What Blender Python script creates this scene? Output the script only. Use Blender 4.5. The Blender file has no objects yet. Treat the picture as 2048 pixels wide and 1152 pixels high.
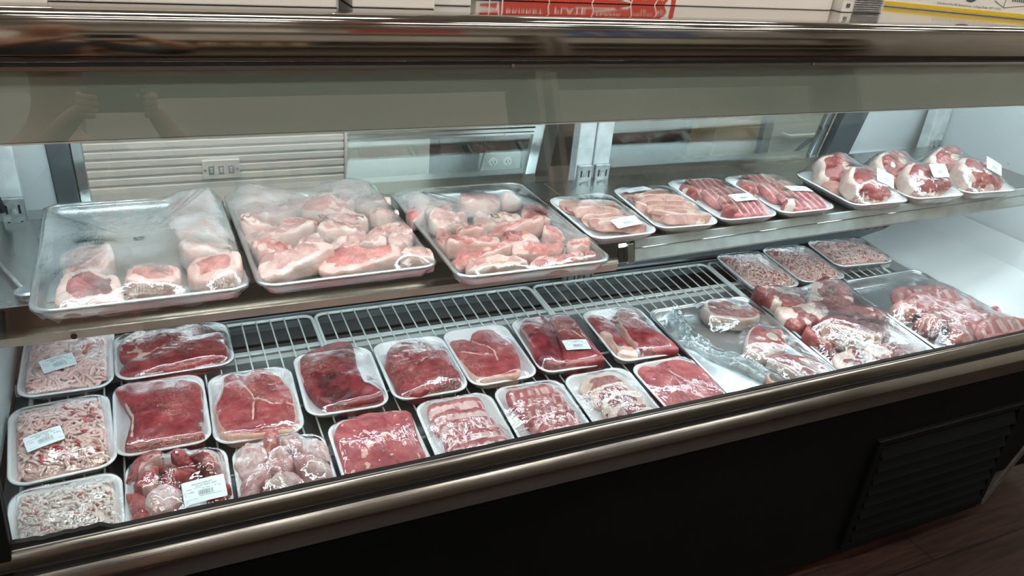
import bpy, math, random
import numpy as np
from mathutils import Matrix, Vector

scene = bpy.context.scene
COL = scene.collection
R = math.radians

# ---------------------------------------------------------------- camera
RB = np.array([[0.90977018, -0.40614792, 0.08580255], [-0.11762434, -0.45044712, -0.88502085], [0.39809889, 0.79507311, -0.45757625]])            # rows: image right, image down, forward
cam_d = bpy.data.cameras.new('camera'); cam = bpy.data.objects.new('camera', cam_d)
COL.objects.link(cam); scene.camera = cam
cam_d.sensor_width = 36.0; cam_d.lens = 1576.77 / 2048 * 36.0
cam_d.clip_start = 0.01
mw = Matrix.Identity(4)
for i in range(3):
    mw[i][0] = RB[0][i]; mw[i][1] = -RB[1][i]; mw[i][2] = -RB[2][i]
mw.translation = Vector((0, 0, 1.53))
cam.matrix_world = mw

# ---------------------------------------------------------------- world, exposure, room lamps
scene.view_settings.view_transform = 'Standard'
scene.view_settings.look = 'None'
scene.view_settings.gamma = 1.0
scene.view_settings.use_curve_mapping = False
scene.view_settings.exposure = 0.0
scene.cycles.transparent_max_bounces = 32
scene.cycles.max_bounces = 10
scene.cycles.caustics_reflective = False
scene.cycles.caustics_refractive = False
scene.cycles.use_denoising = True
world = bpy.data.worlds.new('world'); scene.world = world
world.use_nodes = True
world.node_tree.nodes['Background'].inputs[0].default_value = (0.9, 0.88, 0.84, 1)
world.node_tree.nodes['Background'].inputs[1].default_value = 0.02
CEIL_W = 14.0        # radiance of the ceiling panels
TUBE_W = 47.0        # radiance of the case tubes
UNDER_W = 27.0       # radiance of the under-shelf tubes

# ---------------------------------------------------------------- helpers
def link(o, parent=None):
    COL.objects.link(o)
    if parent is not None: o.parent = parent
    return o

def tag(o, label, cat, group=None, kind=None):
    if label: o['label'] = label
    if cat: o['category'] = cat
    if group: o['group'] = group
    if kind: o['kind'] = kind
    return o

def thing(name, label, cat, loc=(0, 0, 0), rot=(0, 0, 0), group=None):
    o = bpy.data.objects.new(name, None); o.empty_display_size = .05
    COL.objects.link(o); o.location = loc; o.rotation_euler = rot
    return tag(o, label, cat, group)

def obj(name, V, F, mat, parent=None, smooth=True, mask=None, loc=None, rot=None, mats=None, mi=None):
    me = bpy.data.meshes.new(name)
    me.from_pydata([tuple(map(float, v)) for v in V], [], [tuple(int(i) for i in f) for f in F])
    if mats:
        for m in mats: me.materials.append(m)
        me.polygons.foreach_set('material_index', np.array(mi, dtype=np.int32))
    else:
        me.materials.append(mat)
    if smooth: me.polygons.foreach_set('use_smooth', np.ones(len(me.polygons), dtype=bool))
    if mask is not None:
        a = me.attributes.new('mask', 'FLOAT_COLOR', 'POINT')
        c = np.ones((len(V), 4), dtype=np.float32); c[:, :3] = mask
        a.data.foreach_set('color', c.ravel())
    me.update()
    o = bpy.data.objects.new(name, me)
    link(o, parent)
    if loc is not None: o.location = loc
    if rot is not None: o.rotation_euler = rot
    return o

class MB:
    """collects shapes into one mesh"""
    def __init__(s): s.V = []; s.F = []; s.mi = []
    def add(s, V, F, mi=0):
        n = len(s.V); s.V.extend(map(tuple, V)); s.F.extend(tuple(i + n for i in f) for f in F); s.mi.extend([mi] * len(F)); return s
    def box(s, x0, x1, y0, y1, z0, z1, mi=0, M=None):
        V = [(x0,y0,z0),(x1,y0,z0),(x1,y1,z0),(x0,y1,z0),(x0,y0,z1),(x1,y0,z1),(x1,y1,z1),(x0,y1,z1)]
        if M is not None: V = [tuple(M @ Vector(v)) for v in V]
        return s.add(V, [(3,2,1,0),(4,5,6,7),(0,1,5,4),(1,2,6,5),(2,3,7,6),(3,0,4,7)], mi)
    def prism(s, prof, x0, x1, mi=0, axis='x'):
        n = len(prof)
        if axis == 'x': V = [(x0,a,b) for a,b in prof] + [(x1,a,b) for a,b in prof]
        else: V = [(a,x0,b) for a,b in prof] + [(a,x1,b) for a,b in prof]
        F = [(i,(i+1)%n,(i+1)%n+n,i+n) for i in range(n)] + [tuple(range(n))[::-1], tuple(range(n,2*n))]
        return s.add(V, F, mi)
    def tube(s, pts, r, n=8, mi=0, caps=True, rs=None):
        pts = [np.array(p, float) for p in pts]; V = []; F = []
        up = np.array((0.0, 0.0, 1.0))
        for i, p in enumerate(pts):
            t = pts[min(i+1, len(pts)-1)] - pts[max(i-1, 0)]; t /= (np.linalg.norm(t) + 1e-12)
            a = np.cross(t, up)
            if np.linalg.norm(a) < 1e-3: a = np.cross(t, (1.0, 0, 0))
            a /= np.linalg.norm(a); b = np.cross(t, a)
            rr = rs[i] if rs is not None else r
            for k in range(n):
                w = 2*math.pi*k/n; V.append(p + rr*(math.cos(w)*a + math.sin(w)*b))
        for i in range(len(pts)-1):
            for k in range(n):
                F.append((i*n+k, i*n+(k+1)%n, (i+1)*n+(k+1)%n, (i+1)*n+k))
        if caps: F += [tuple(range(n))[::-1], tuple(range((len(pts)-1)*n, len(pts)*n))]
        return s.add(V, F, mi)
    def lathe(s, prof, n=24, c=(0,0,0), axis='z', mi=0):
        V = []; F = []
        for r, h in prof:
            for k in range(n):
                w = 2*math.pi*k/n; a, b = r*math.cos(w), r*math.sin(w)
                p = (a,b,h) if axis == 'z' else ((h,a,b) if axis == 'x' else (a,h,b))
                V.append((p[0]+c[0], p[1]+c[1], p[2]+c[2]))
        m = len(prof)
        for i in range(m-1):
            for k in range(n): F.append((i*n+k, i*n+(k+1)%n, (i+1)*n+(k+1)%n, (i+1)*n+k))
        F += [tuple(range(n))[::-1], tuple(range((m-1)*n, m*n))]
        return s.add(V, F, mi)
    def build(s, name, mat, parent=None, smooth=False, bevel=0, loc=None, rot=None, mats=None, autos=False):
        o = obj(name, s.V, s.F, mat, parent, smooth, loc=loc, rot=rot, mats=mats, mi=s.mi)
        if bevel:
            b = o.modifiers.new('bevel', 'BEVEL'); b.width = bevel; b.segments = 2; b.limit_method = 'ANGLE'; b.angle_limit = R(35)
        if autos:
            o.data.polygons.foreach_set('use_smooth', np.ones(len(o.data.polygons), dtype=bool))
            o.data.set_sharp_from_angle(angle=R(35))
        return o

# value noise (numpy)
_T = np.random.RandomState(7).rand(64, 64, 64)
def vn(x, y, z=0.0):
    x = np.asarray(x, float); y = np.asarray(y, float); z = np.asarray(z, float) + 0*x
    xi, yi, zi = np.floor(x).astype(int), np.floor(y).astype(int), np.floor(z).astype(int)
    f = [v - np.floor(v) for v in (x, y, z)]; u = [a*a*(3-2*a) for a in f]
    o = 0
    for dx in (0, 1):
        for dy in (0, 1):
            for dz in (0, 1):
                w = (u[0] if dx else 1-u[0])*(u[1] if dy else 1-u[1])*(u[2] if dz else 1-u[2])
                o = o + w*_T[(xi+dx) % 64, (yi+dy) % 64, (zi+dz) % 64]
    return o
def fbm(x, y, z=0.0, n=3):
    a, s, t = 1.0, 0, 0
    for i in range(n):
        s = s + a*vn(np.asarray(x)*2**i + 13.7*i, np.asarray(y)*2**i + 7.3*i, z + 3.1*i); t += a; a *= .5
    return s / t
def sst(a, b, x): 
    t = np.clip((x-a)/(b-a), 0, 1); return t*t*(3-2*t)

# ---------------------------------------------------------------- materials
def mat_new(name):
    m = bpy.data.materials.new(name); m.use_nodes = True
    nt = m.node_tree; nt.nodes.clear()
    out = nt.nodes.new('ShaderNodeOutputMaterial')
    return m, nt, out
def nd(nt, typ, **kw):
    n = nt.nodes.new(typ)
    for k, v in kw.items():
        if k.startswith('i_'):
            key = k[2:]; n.inputs[int(key) if key.isdigit() else key.replace('_', ' ')].default_value = v
        else: setattr(n, k, v)
    return n
def L(nt, a, ao, b, bi): nt.links.new(a.outputs[ao], b.inputs[bi])
def coords(nt, scale=(1, 1, 1), rnd=True, rot=(0, 0, 0)):
    tc = nd(nt, 'ShaderNodeTexCoord'); mp = nd(nt, 'ShaderNodeMapping'); mp.inputs['Scale'].default_value = scale; mp.inputs['Rotation'].default_value = rot
    if rnd:
        oi = nd(nt, 'ShaderNodeObjectInfo'); mu = nd(nt, 'ShaderNodeVectorMath', operation='SCALE'); mu.inputs[0].default_value = (3.1, 5.7, 2.3)
        L(nt, oi, 'Random', mu, 'Scale'); ad = nd(nt, 'ShaderNodeVectorMath', operation='ADD')
        L(nt, tc, 'Object', ad, 0); L(nt, mu, 0, ad, 1); L(nt, ad, 0, mp, 0)
    else: L(nt, tc, 'Object', mp, 0)
    return mp
def mixc(nt, fac, a, b):
    """mix colours; fac/a/b are (node, socket) or values"""
    m = nd(nt, 'ShaderNodeMix', data_type='RGBA')
    for v, k in ((fac, 0), (a, 6), (b, 7)):
        if isinstance(v, tuple) and len(v) == 2 and hasattr(v[0], 'outputs'): nt.links.new(v[0].outputs[v[1]], m.inputs[k])
        else: m.inputs[k].default_value = v if k == 0 else (*v, 1)
    return (m, 2)
def math_(nt, op, a, b=None, clamp=False):
    m = nd(nt, 'ShaderNodeMath', operation=op, use_clamp=clamp)
    for v, k in ((a, 0), (b, 1)):
        if v is None: continue
        if isinstance(v, tuple): nt.links.new(v[0].outputs[v[1]], m.inputs[k])
        else: m.inputs[k].default_value = v
    return (m, 0)
def ramp(nt, src, a, b):
    r = nd(nt, 'ShaderNodeMapRange', interpolation_type='SMOOTHSTEP'); r.inputs[1].default_value = a; r.inputs[2].default_value = b
    nt.links.new(src[0].outputs[src[1]], r.inputs[0]); return (r, 0)
def noise(nt, mp, scale, detail=3, rough=.5, dist=0.0):
    n = nd(nt, 'ShaderNodeTexNoise'); n.inputs['Scale'].default_value = scale; n.inputs['Detail'].default_value = detail
    n.inputs['Roughness'].default_value = rough; n.inputs['Distortion'].default_value = dist; L(nt, mp, 0, n, 'Vector'); return (n, 0)
def bump(nt, src, strength, dist, bs, sock='Normal'):
    b = nd(nt, 'ShaderNodeBump'); b.inputs['Strength'].default_value = strength; b.inputs['Distance'].default_value = dist
    nt.links.new(src[0].outputs[src[1]], b.inputs['Height'])
    if bs is not None: nt.links.new(b.outputs[0], bs.inputs[sock])
    return b
def prin(nt, out, col, rough=.5, metal=0.0, spec=.5, **kw):
    p = nd(nt, 'ShaderNodeBsdfPrincipled')
    if isinstance(col, tuple) and len(col) == 2: nt.links.new(col[0].outputs[col[1]], p.inputs['Base Color'])
    else: p.inputs['Base Color'].default_value = (*col, 1)
    p.inputs['Roughness'].default_value = rough; p.inputs['Metallic'].default_value = metal; p.inputs['Specular IOR Level'].default_value = spec
    for k, v in kw.items(): p.inputs[k.replace('_', ' ')].default_value = v
    L(nt, p, 0, out, 0); return p

def m_plain(name, col, rough=.5, metal=0.0, var=.06, vs=6.0, spec=.5, bmp=0.0, bs=40):
    m, nt, out = mat_new(name); mp = coords(nt, rnd=False)
    n = noise(nt, mp, vs, 4)
    c = mixc(nt, ramp(nt, n, .3, .7), tuple(v*(1-var) for v in col), tuple(min(1, v*(1+var)) for v in col))
    p = prin(nt, out, c, rough, metal, spec)
    if bmp: bump(nt, noise(nt, mp, bs, 3), bmp, .002, p)
    return m
def m_emit(name, col, s):
    m, nt, out = mat_new(name); e = nd(nt, 'ShaderNodeEmission'); e.inputs[0].default_value = (*col, 1); e.inputs[1].default_value = s; L(nt, e, 0, out, 0); return m
def m_steel(name, col, rough, brush=(2, 300, 300), br=.12, wave=0.0, dirt=0.0):
    m, nt, out = mat_new(name); mp = coords(nt, brush, rnd=False); mp2 = coords(nt, (1, 1, 1), rnd=False)
    n = noise(nt, mp, 3, 3)
    c = mixc(nt, ramp(nt, n, .3, .7), tuple(v*.93 for v in col), col)
    if dirt:
        d = ramp(nt, noise(nt, mp2, 7, 5, .65), .55, .8); c = mixc(nt, math_(nt, 'MULTIPLY', d, dirt), c, (.35, .3, .25))
    p = prin(nt, out, c, rough, 1.0)
    rr = nd(nt, 'ShaderNodeMapRange'); rr.inputs[3].default_value = rough*.8; rr.inputs[4].default_value = rough*1.25; nt.links.new(noise(nt, mp2, 9, 4)[0].outputs[0], rr.inputs[0]); nt.links.new(rr.outputs[0], p.inputs['Roughness'])
    b = bump(nt, n, br, .0006, p)
    if wave:
        b2 = bump(nt, noise(nt, mp2, 5, 2), wave, .01, None); nt.links.new(b2.outputs[0], b.inputs['Normal'])
    return m

def m_meat(name, lo, hi, fat=(.78, .56, .47), bone=(.70, .52, .33), marb=.25, ms=70, rough=.32, fibre=0.5):
    """meat whose per-vertex 'mask' says fat (R), dark (G) and bone (B); marbling and grain from noise"""
    m, nt, out = mat_new(name); mp = coords(nt)
    at = nd(nt, 'ShaderNodeAttribute', attribute_name='mask'); sp = nd(nt, 'ShaderNodeSeparateColor'); L(nt, at, 'Color', sp, 0)
    base = mixc(nt, ramp(nt, noise(nt, mp, 28, 5, .6, .4), .34, .66), lo, hi)
    gr = noise(nt, coords(nt, (1, .35, 1), rot=(0, 0, .6)), 260, 3, .6, .8)
    base = mixc(nt, math_(nt, 'MULTIPLY', ramp(nt, gr, .45, .75), fibre*.35), base, tuple(min(1, v*1.6+.05) for v in hi))
    base = mixc(nt, math_(nt, 'MULTIPLY', (sp, 1), .8), base, tuple(v*.42 for v in lo))
    n1 = noise(nt, mp, ms, 3, .55, 1.2)
    rid = math_(nt, 'ABSOLUTE', math_(nt, 'SUBTRACT', n1, .5))
    vein = math_(nt, 'SUBTRACT', 1.0, ramp(nt, rid, .006, .03))
    gate = ramp(nt, noise(nt, mp, 14, 2), .46, .62)
    vein = math_(nt, 'MULTIPLY', math_(nt, 'MULTIPLY', vein, gate), marb)
    fr = math_(nt, 'ADD', (sp, 0), math_(nt, 'MULTIPLY', math_(nt, 'SUBTRACT', noise(nt, mp, 150, 3), .5), .45))
    fm = ramp(nt, fr, .38, .62)
    ff = math_(nt, 'MAXIMUM', fm, vein)
    fatc = mixc(nt, ramp(nt, noise(nt, mp, 45, 4, .6), .35, .7), tuple(v*c for v, c in zip(fat, (.93, .72, .70))), fat)
    c = mixc(nt, ff, base, fatc)
    bonec = mixc(nt, ramp(nt, noise(nt, mp, 120, 3), .35, .65), tuple(v*.75 for v in bone), bone)
    c = mixc(nt, ramp(nt, (sp, 2), .4, .6), c, bonec)
    p = prin(nt, out, c, rough, 0, .5)
    hh = math_(nt, 'ADD', noise(nt, mp, 180, 4, .6), math_(nt, 'MULTIPLY', noise(nt, mp, 38, 3, .55, .8), 2.2)); bump(nt, hh, .6, .0016, p)
    return m

def m_strand(name, a, b, red):
    m, nt, out = mat_new(name); mp = coords(nt)
    at = nd(nt, 'ShaderNodeAttribute', attribute_name='mask'); sp = nd(nt, 'ShaderNodeSeparateColor'); L(nt, at, 'Color', sp, 0)
    c = mixc(nt, (sp, 0), a, b); c = mixc(nt, (sp, 1), c, red)
    c = mixc(nt, math_(nt, 'MULTIPLY', ramp(nt, noise(nt, mp, 160, 3), .5, .7), .3), c, red)
    p = prin(nt, out, c, .42, 0, .4); bump(nt, noise(nt, mp, 400, 2), .3, .0008, p)
    return m

def schlick(nt, r0, b=None):
    lw = nd(nt, 'ShaderNodeLayerWeight'); lw.inputs['Blend'].default_value = .5
    if b is not None: nt.links.new(b.outputs[0], lw.inputs['Normal'])
    return math_(nt, 'ADD', math_(nt, 'MULTIPLY', math_(nt, 'POWER', (lw, 1), 5.0), 1-r0), r0)
def m_film(name, haze=0.0, fog=None, streak=1.0, crinkle=0.0, boost=3.0, rough=.055, tint=(1, 1, 1), rot=0.0):
    """cling film: clear sheet with a Fresnel gloss over stretched tension wrinkles, plus real condensation fog"""
    m, nt, out = mat_new(name)
    mp = coords(nt, (1, .055, .3), rot=(0, 0, rot)); mp0 = coords(nt)
    n = noise(nt, mp, 330, 2, .5, .25)
    gate = ramp(nt, noise(nt, mp0, 22, 2), .40, .66)
    h = math_(nt, 'MULTIPLY', math_(nt, 'SUBTRACT', n, .5), math_(nt, 'MULTIPLY', gate, streak))
    h = math_(nt, 'ADD', h, math_(nt, 'MULTIPLY', noise(nt, mp0, 48, 2, .5, .6), 0.6*streak))
    if crinkle:
        v = nd(nt, 'ShaderNodeTexVoronoi', feature='DISTANCE_TO_EDGE'); v.inputs['Scale'].default_value = 55; L(nt, mp0, 0, v, 'Vector')
        h = math_(nt, 'ADD', h, math_(nt, 'MULTIPLY', math_(nt, 'MINIMUM', (v, 0), .25), crinkle))
        h = math_(nt, 'ADD', h, math_(nt, 'MULTIPLY', noise(nt, mp0, 60, 3, .5, 1.5), crinkle))
    b = bump(nt, h, .9, .0016, None)
    fr = schlick(nt, .034, b)
    gl = nd(nt, 'ShaderNodeBsdfGlossy'); gl.inputs['Roughness'].default_value = rough; nt.links.new(b.outputs[0], gl.inputs['Normal'])
    tr = nd(nt, 'ShaderNodeBsdfTransparent'); tr.inputs[0].default_value = (*tint, 1)
    base = tr
    if haze or fog:
        df = nd(nt, 'ShaderNodeBsdfDiffuse'); df.inputs[0].default_value = (.80, .84, .85, 1)
        hz = math_(nt, 'MULTIPLY', ramp(nt, noise(nt, mp0, 16, 4, .6), .3, .8), haze)
        if fog:
            y0, y1, amt = fog
            tc = nd(nt, 'ShaderNodeTexCoord'); sx = nd(nt, 'ShaderNodeSeparateXYZ'); L(nt, tc, 'Object', sx, 0)
            yy = math_(nt, 'ADD', (sx, 1), math_(nt, 'MULTIPLY', math_(nt, 'SUBTRACT', noise(nt, mp0, 9, 3), .5), .25))
            hz = math_(nt, 'ADD', hz, math_(nt, 'MULTIPLY', ramp(nt, yy, y0, y1), amt))
        ms = nd(nt, 'ShaderNodeMixShader'); nt.links.new(hz[0].outputs[0], ms.inputs[0]); L(nt, tr, 0, ms, 1); L(nt, df, 0, ms, 2); base = ms
    f = math_(nt, 'MULTIPLY', fr, boost, True)
    mx = nd(nt, 'ShaderNodeMixShader'); nt.links.new(f[0].outputs[0], mx.inputs[0]); L(nt, base, 0, mx, 1); L(nt, gl, 0, mx, 2)
    L(nt, mx, 0, out, 0); return m

def m_glass(name, boost, tint=(.97, .99, .98), rough=0.0, ior=1.5, dirt=0.0):
    m, nt, out = mat_new(name); mp = coords(nt, rnd=False)
    fr = schlick(nt, ((ior-1)/(ior+1))**2)
    gl = nd(nt, 'ShaderNodeBsdfGlossy'); gl.inputs['Roughness'].default_value = rough
    tr = nd(nt, 'ShaderNodeBsdfTransparent'); tr.inputs[0].default_value = (*tint, 1)
    f = math_(nt, 'MULTIPLY', fr, boost, True)
    mx = nd(nt, 'ShaderNodeMixShader'); nt.links.new(f[0].outputs[0], mx.inputs[0]); L(nt, tr, 0, mx, 1); L(nt, gl, 0, mx, 2)
    L(nt, mx, 0, out, 0); return m

def m_foam(name):
    m, nt, out = mat_new(name); mp = coords(nt)
    v = nd(nt, 'ShaderNodeTexVoronoi'); v.inputs['Scale'].default_value = 420; L(nt, mp, 0, v, 'Vector')
    p = prin(nt, out, (.86, .87, .88), .5, 0, .35); bump(nt, (v, 0), .12, .0006, p); return m

def m_wood(name):
    m, nt, out = mat_new(name); mp = coords(nt, (1, 1, 1), rnd=False)
    n = noise(nt, coords(nt, (1.2, 14, 1), rnd=False), 5, 6, .6, .8)
    c = mixc(nt, ramp(nt, n, .3, .75), (.010, .004, .003), (.040, .017, .011))
    br = nd(nt, 'ShaderNodeTexBrick'); br.inputs['Scale'].default_value = 1.0; br.inputs['Brick Width'].default_value = 1.2; br.inputs['Row Height'].default_value = .15
    br.inputs['Mortar Size'].default_value = .003; br.inputs[1].default_value = (1, 1, 1, 1); br.inputs[2].default_value = (.7, .7, .7, 1); br.inputs[3].default_value = (.1, .1, .1, 1); L(nt, mp, 0, br, 'Vector')
    mm = nd(nt, 'ShaderNodeMix', data_type='RGBA', blend_type='MULTIPLY'); mm.inputs[0].default_value = 1; nt.links.new(c[0].outputs[2], mm.inputs[6]); L(nt, br, 0, mm, 7)
    p = prin(nt, out, (mm, 2), .42, 0, .4); bump(nt, n, .2, .002, p); return m

M = {}
M['steel'] = m_steel('polished_steel', (.37, .365, .345), .17, br=.10, wave=.10, dirt=.12)
M['rail'] = m_steel('mirror_steel', (.40, .382, .355), .075, br=.012, wave=.012, dirt=.10)
M['top'] = m_steel('worn_top_steel', (.74, .72, .69), .10, br=.04, wave=.02)
M['inner_steel'] = m_steel('inner_steel', (.62, .64, .64), .22, br=.15, wave=.05)
M['shelf'] = m_steel('shelf_steel', (.42, .42, .41), .28, br=.2)
M['alu'] = m_steel('pan_aluminium', (.72, .74, .75), .30, brush=(40, 40, 40), br=.12, dirt=.05)
M['channel_light'] = m_plain('price_channel_grey', (.50, .56, .56), .5, .3, .1, 30)
M['alu_trim'] = m_steel('door_aluminium', (.42, .45, .44), .28, br=.1)
M['zinc'] = m_plain('zinc_plate', (.46, .49, .50), .38, .85, .22, 60)
M['white'] = m_plain('white_liner', (.60, .635, .645), .35, 0, .03, 3)
M['white_warm'] = m_plain('white_board', (.80, .79, .76), .5, 0, .03, 3)
M['galv'] = m_plain('galvanised_post', (.66, .69, .69), .4, .25, .12, 30)
M['dark_post'] = m_plain('charcoal_trim', (.075, .085, .09), .35)
M['valance'] = m_plain('grey_valance', (.34, .39, .345), .55, 0, .02, 2)
M['black'] = m_plain('black_paint', (.0028, .0032, .0036), .55, 0, .2, 4, spec=.12)
M['black2'] = m_plain('black_louver', (.0035, .0045, .0045), .5, 0, .2, 4, spec=.09)
M['gasket'] = m_plain('black_gasket', (.006, .006, .006), .6, 0, .3, 80, bmp=.5, bs=200)
M['dark_gap'] = m_plain('dark_well', (.012, .014, .016), .5, 0, .2, 8)
M['deck'] = m_plain('grey_deck_plate', (.17, .19, .20), .3, .4, .2, 9)
M['channel'] = m_plain('grey_channel', (.16, .19, .20), .35, .3, .15, 12)
M['wire'] = m_plain('white_coated_wire', (.74, .78, .76), .35, 0, .05, 30)
M['foam'] = m_foam('white_foam')
M['paper'] = m_plain('label_paper', (.80, .87, .89), .4, 0, .02, 20)
M['ink'] = m_plain('label_ink', (.07, .09, .09), .6)
M['ink_soft'] = m_plain('label_ink_soft', (.30, .36, .37), .6)
M['glass'] = m_glass('case_glass', 2.0)
M['pane'] = m_glass('door_pane', 2.6, (.86, .92, .90))
M['cord'] = m_plain('dark_cord', (.03, .03, .03), .5)
M['wood'] = m_wood('dark_wood_planks')
M['film'] = m_film('cling_film', streak=1.9)
M['film_b'] = m_film('cling_film_smooth', streak=1.0, boost=2.4)
M['film_c'] = m_film('cling_film_creased', streak=1.8, crinkle=.10, haze=.05)
M['film_pan'] = m_film('pan_film', haze=.08, streak=.6, crinkle=.10, boost=2.2, rough=.11, fog=(-.06, .20, .46))
M['film_fog'] = m_film('pan_film_foggy', haze=.20, streak=.8, crinkle=.34, boost=2.2, rough=.10, fog=(-.18, .05, .36), rot=.4)
M['film_deck'] = m_film('deck_pan_film', haze=.03, streak=2.2, crinkle=.05, rot=-.45, fog=(.10, .25, .18))
M['film_fold'] = m_film('bunched_film', haze=.55, streak=1.6, crinkle=.35, boost=4.0, tint=(.93, .975, .985), rot=.7)
M['film_open'] = m_film('gathered_film', haze=.20, streak=.9, crinkle=.26, boost=3.2, tint=(.93, .975, .985), rot=.8)
M['beef'] = m_meat('beef_red', (.20, .014, .021), (.38, .048, .055), marb=.5)
M['beef_bright'] = m_meat('beef_bright', (.29, .026, .034), (.47, .082, .085), marb=.55)
M['beef_dark'] = m_meat('beef_dark', (.12, .007, .013), (.29, .026, .036), marb=.4, ms=50)
M['bone_beef'] = m_meat('stew_beef', (.22, .02, .024), (.46, .07, .06), fat=(.76, .57, .50), marb=.5, ms=60)
M['pale'] = m_meat('pale_fat_cut', (.44, .18, .165), (.60, .33, .28), fat=(.74, .57, .51), marb=.5, ms=40, fibre=.2)
M['knuckle'] = m_meat('knuckle_bone', (.52, .26, .27), (.76, .58, .56), fat=(.82, .72, .70), marb=.6, ms=35, fibre=.2)
M['neck'] = m_meat('pink_neck_cut', (.40, .085, .08), (.58, .20, .17), fat=(.74, .50, .44), marb=.7, ms=60)
M['lamb'] = m_meat('lamb_meat', (.19, .028, .03), (.36, .085, .078), fat=(.76, .66, .59), marb=.5, ms=45)
M['lamb_pale'] = m_meat('lamb_pale', (.42, .15, .13), (.60, .32, .26), fat=(.74, .58, .49), marb=.6, ms=60)
M['rib'] = m_meat('rib_meat', (.36, .06, .07), (.56, .17, .17), fat=(.80, .60, .58), marb=.6, ms=50)
M['strand'] = m_strand('ground_fat', (.86, .55, .50), (.93, .77, .71), (.58, .13, .13))
M['strand_white'] = m_strand('ground_fat_pale', (.84, .73, .67), (.93, .87, .81), (.58, .20, .19))
M['strand_pink'] = m_strand('ground_meat_pink', (.78, .50, .45), (.92, .74, .68), (.55, .14, .13))

# ---------------------------------------------------------------- room shell
XL, XR = -.30, 2.36
def st(name, mb, mat, **k):
    o = mb.build(name, mat, **k); o['kind'] = 'structure'; return o
st('floor', MB().box(-3.2, 5.2, -3.2, 3.4, -.05, 0), M['wood'])
M['plaster'] = m_plain('cream_plaster', (.62, .58, .52), .8, 0, .04, 2)
M['ceil'] = m_plain('ceiling_white', (.66, .64, .60), .85, 0, .03, 3)
st('ceiling', MB().box(-3.2, 5.2, -3.2, 3.4, 2.9, 2.95), M['ceil'])
st('wall_left', MB().box(-3.25, -3.2, -3.2, 3.4, 0, 2.9), M['plaster'])
st('wall_right', MB().box(5.2, 5.25, -3.2, 3.4, 0, 2.9), M['plaster'])
st('wall_front', MB().box(-3.25, 5.25, -3.25, -3.2, 0, 2.9), M['plaster'])
st('wall_back', MB().box(-3.25, 5.25, 2.62, 2.67, 0, 2.9), M['plaster'])

# ceiling lights
M['lamp'] = m_emit('ceiling_tube', (1.0, .93, .84), CEIL_W)
M['lamp_frame'] = m_plain('lamp_frame', (.7, .7, .68), .5)
k = 0
for ix, x in enumerate((-1.6, .2, 2.0, 3.8)):
    for iy, y in enumerate((-2.2, -.75, .55, 2.05)):  # last row is added behind the case to brighten slat wall and recess
        t = thing('ceiling_light', 'long fluorescent ceiling light over the aisle, %s from the case, %s along it' % (('third row', 'second row', 'first row', 'row behind')[iy], ('first', 'second', 'third', 'fourth')[ix]), 'light', (x, y, 2.9), group='ceiling lights over the shop')
        MB().box(-.62, .62, -.16, .16, -.05, 0).build('housing', M['lamp_frame'], t, bevel=.005)
        MB().box(-.60, .60, -.14, .14, -.056, -.0505).build('diffuser', M['lamp'], t)

# wall behind the sliding doors: slat wall, board, dark recess, pale panel
sw = thing('slat_wall_panel', 'white horizontal slat wall panel seen behind the left rear opening', 'wall panel', (0, 2.58, 0))
b = MB().box(-.75, .60, -.002, .03, .2, 1.6)
for i in range(46):
    z = .25 + .0285*i
    b.prism([(-.002, z), (-.014, z+.003), (-.014, z+.020), (-.009, z+.023), (-.002, z+.023)], -.75, .60)
M['slat'] = m_plain('slat_white', (.74, .74, .71), .45, 0, .03, 4)
b.build('slat_board', M['slat'], sw)
t = thing('switch_plate', 'pale three-gang switch plate on the white slat wall', 'switch plate', (.203, 2.564, .63))
MB().box(-.057, .057, -.006, .003, -.031, .031).build('plate', M['slat'], t, bevel=.002)
for dx in (-.03, 0, .03):
    q = MB().box(-.008, .008, -.009, -.004, -.013, .013).build('switch_bezel', M['ink_soft'], t, loc=(dx, 0, 0))
    MB().box(-.004, .004, -.013, -.006, -.007, .007).build('toggle', M['white'], q)
for dx in (-.049, .049): MB().lathe([(.003, 0), (.003, -.002)], 10, (dx, -.006, 0), 'y').build('screw', M['zinc'], t)
t = thing('white_board_panel', 'plain white board panel right of the slat wall, behind the door pane', 'wall panel', (0, 2.56, 0))
MB().box(.602, .905, 0, .04, .1, 1.6).build('board', M['white_warm'], t, bevel=.003)
M['recess'] = m_plain('grey_green_recess', (.05, .057, .053), .6, 0, .2, 3)
M['brown'] = m_plain('brown_board', (.15, .085, .04), .6, 0, .3, 5)
t = thing('grey_backing_panel', 'dull grey green panel carrying the socket plate behind the middle pane', 'wall panel', (0, 2.585, 0))
MB().box(.907, 1.38, 0, .03, .1, 1.6).build('board', M['recess'], t)
t = thing('brown_board', 'narrow brown board at the right edge of the grey green panel', 'board', (0, 2.55, 0))
MB().box(1.31, 1.39, 0, .03, .1, 1.6).build('board', M['brown'], t, bevel=.002)
t = thing('socket_plate', 'double socket plate with round outlets on the grey green panel', 'socket', (1.19, 2.58, .57))
M['socket'] = m_plain('socket_grey', (.42, .45, .42), .5)
MB().box(-.085, .085, -.004, .003, -.075, .06).build('plate', M['socket'], t, bevel=.002)
for dx in (-.03, .03):
    for dz in (.025, -.035):
        q = MB().lathe([(.017, 0), (.017, -.003), (.015, -.004)], 18, (dx, -.004, dz), 'y').build('outlet', M['slat'], t)
        MB().box(dx-.008, dx-.005, -.0095, -.006, dz-.004, dz+.006).box(dx+.005, dx+.008, -.0095, -.006, dz-.004, dz+.006).box(dx-.002, dx+.002, -.0095, -.006, dz-.011, dz-.006).build('slot', M['cord'], q)
t = thing('power_cord', 'dark power cord with plug hanging from the socket plate', 'cord', (1.22, 2.565, .53))
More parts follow.
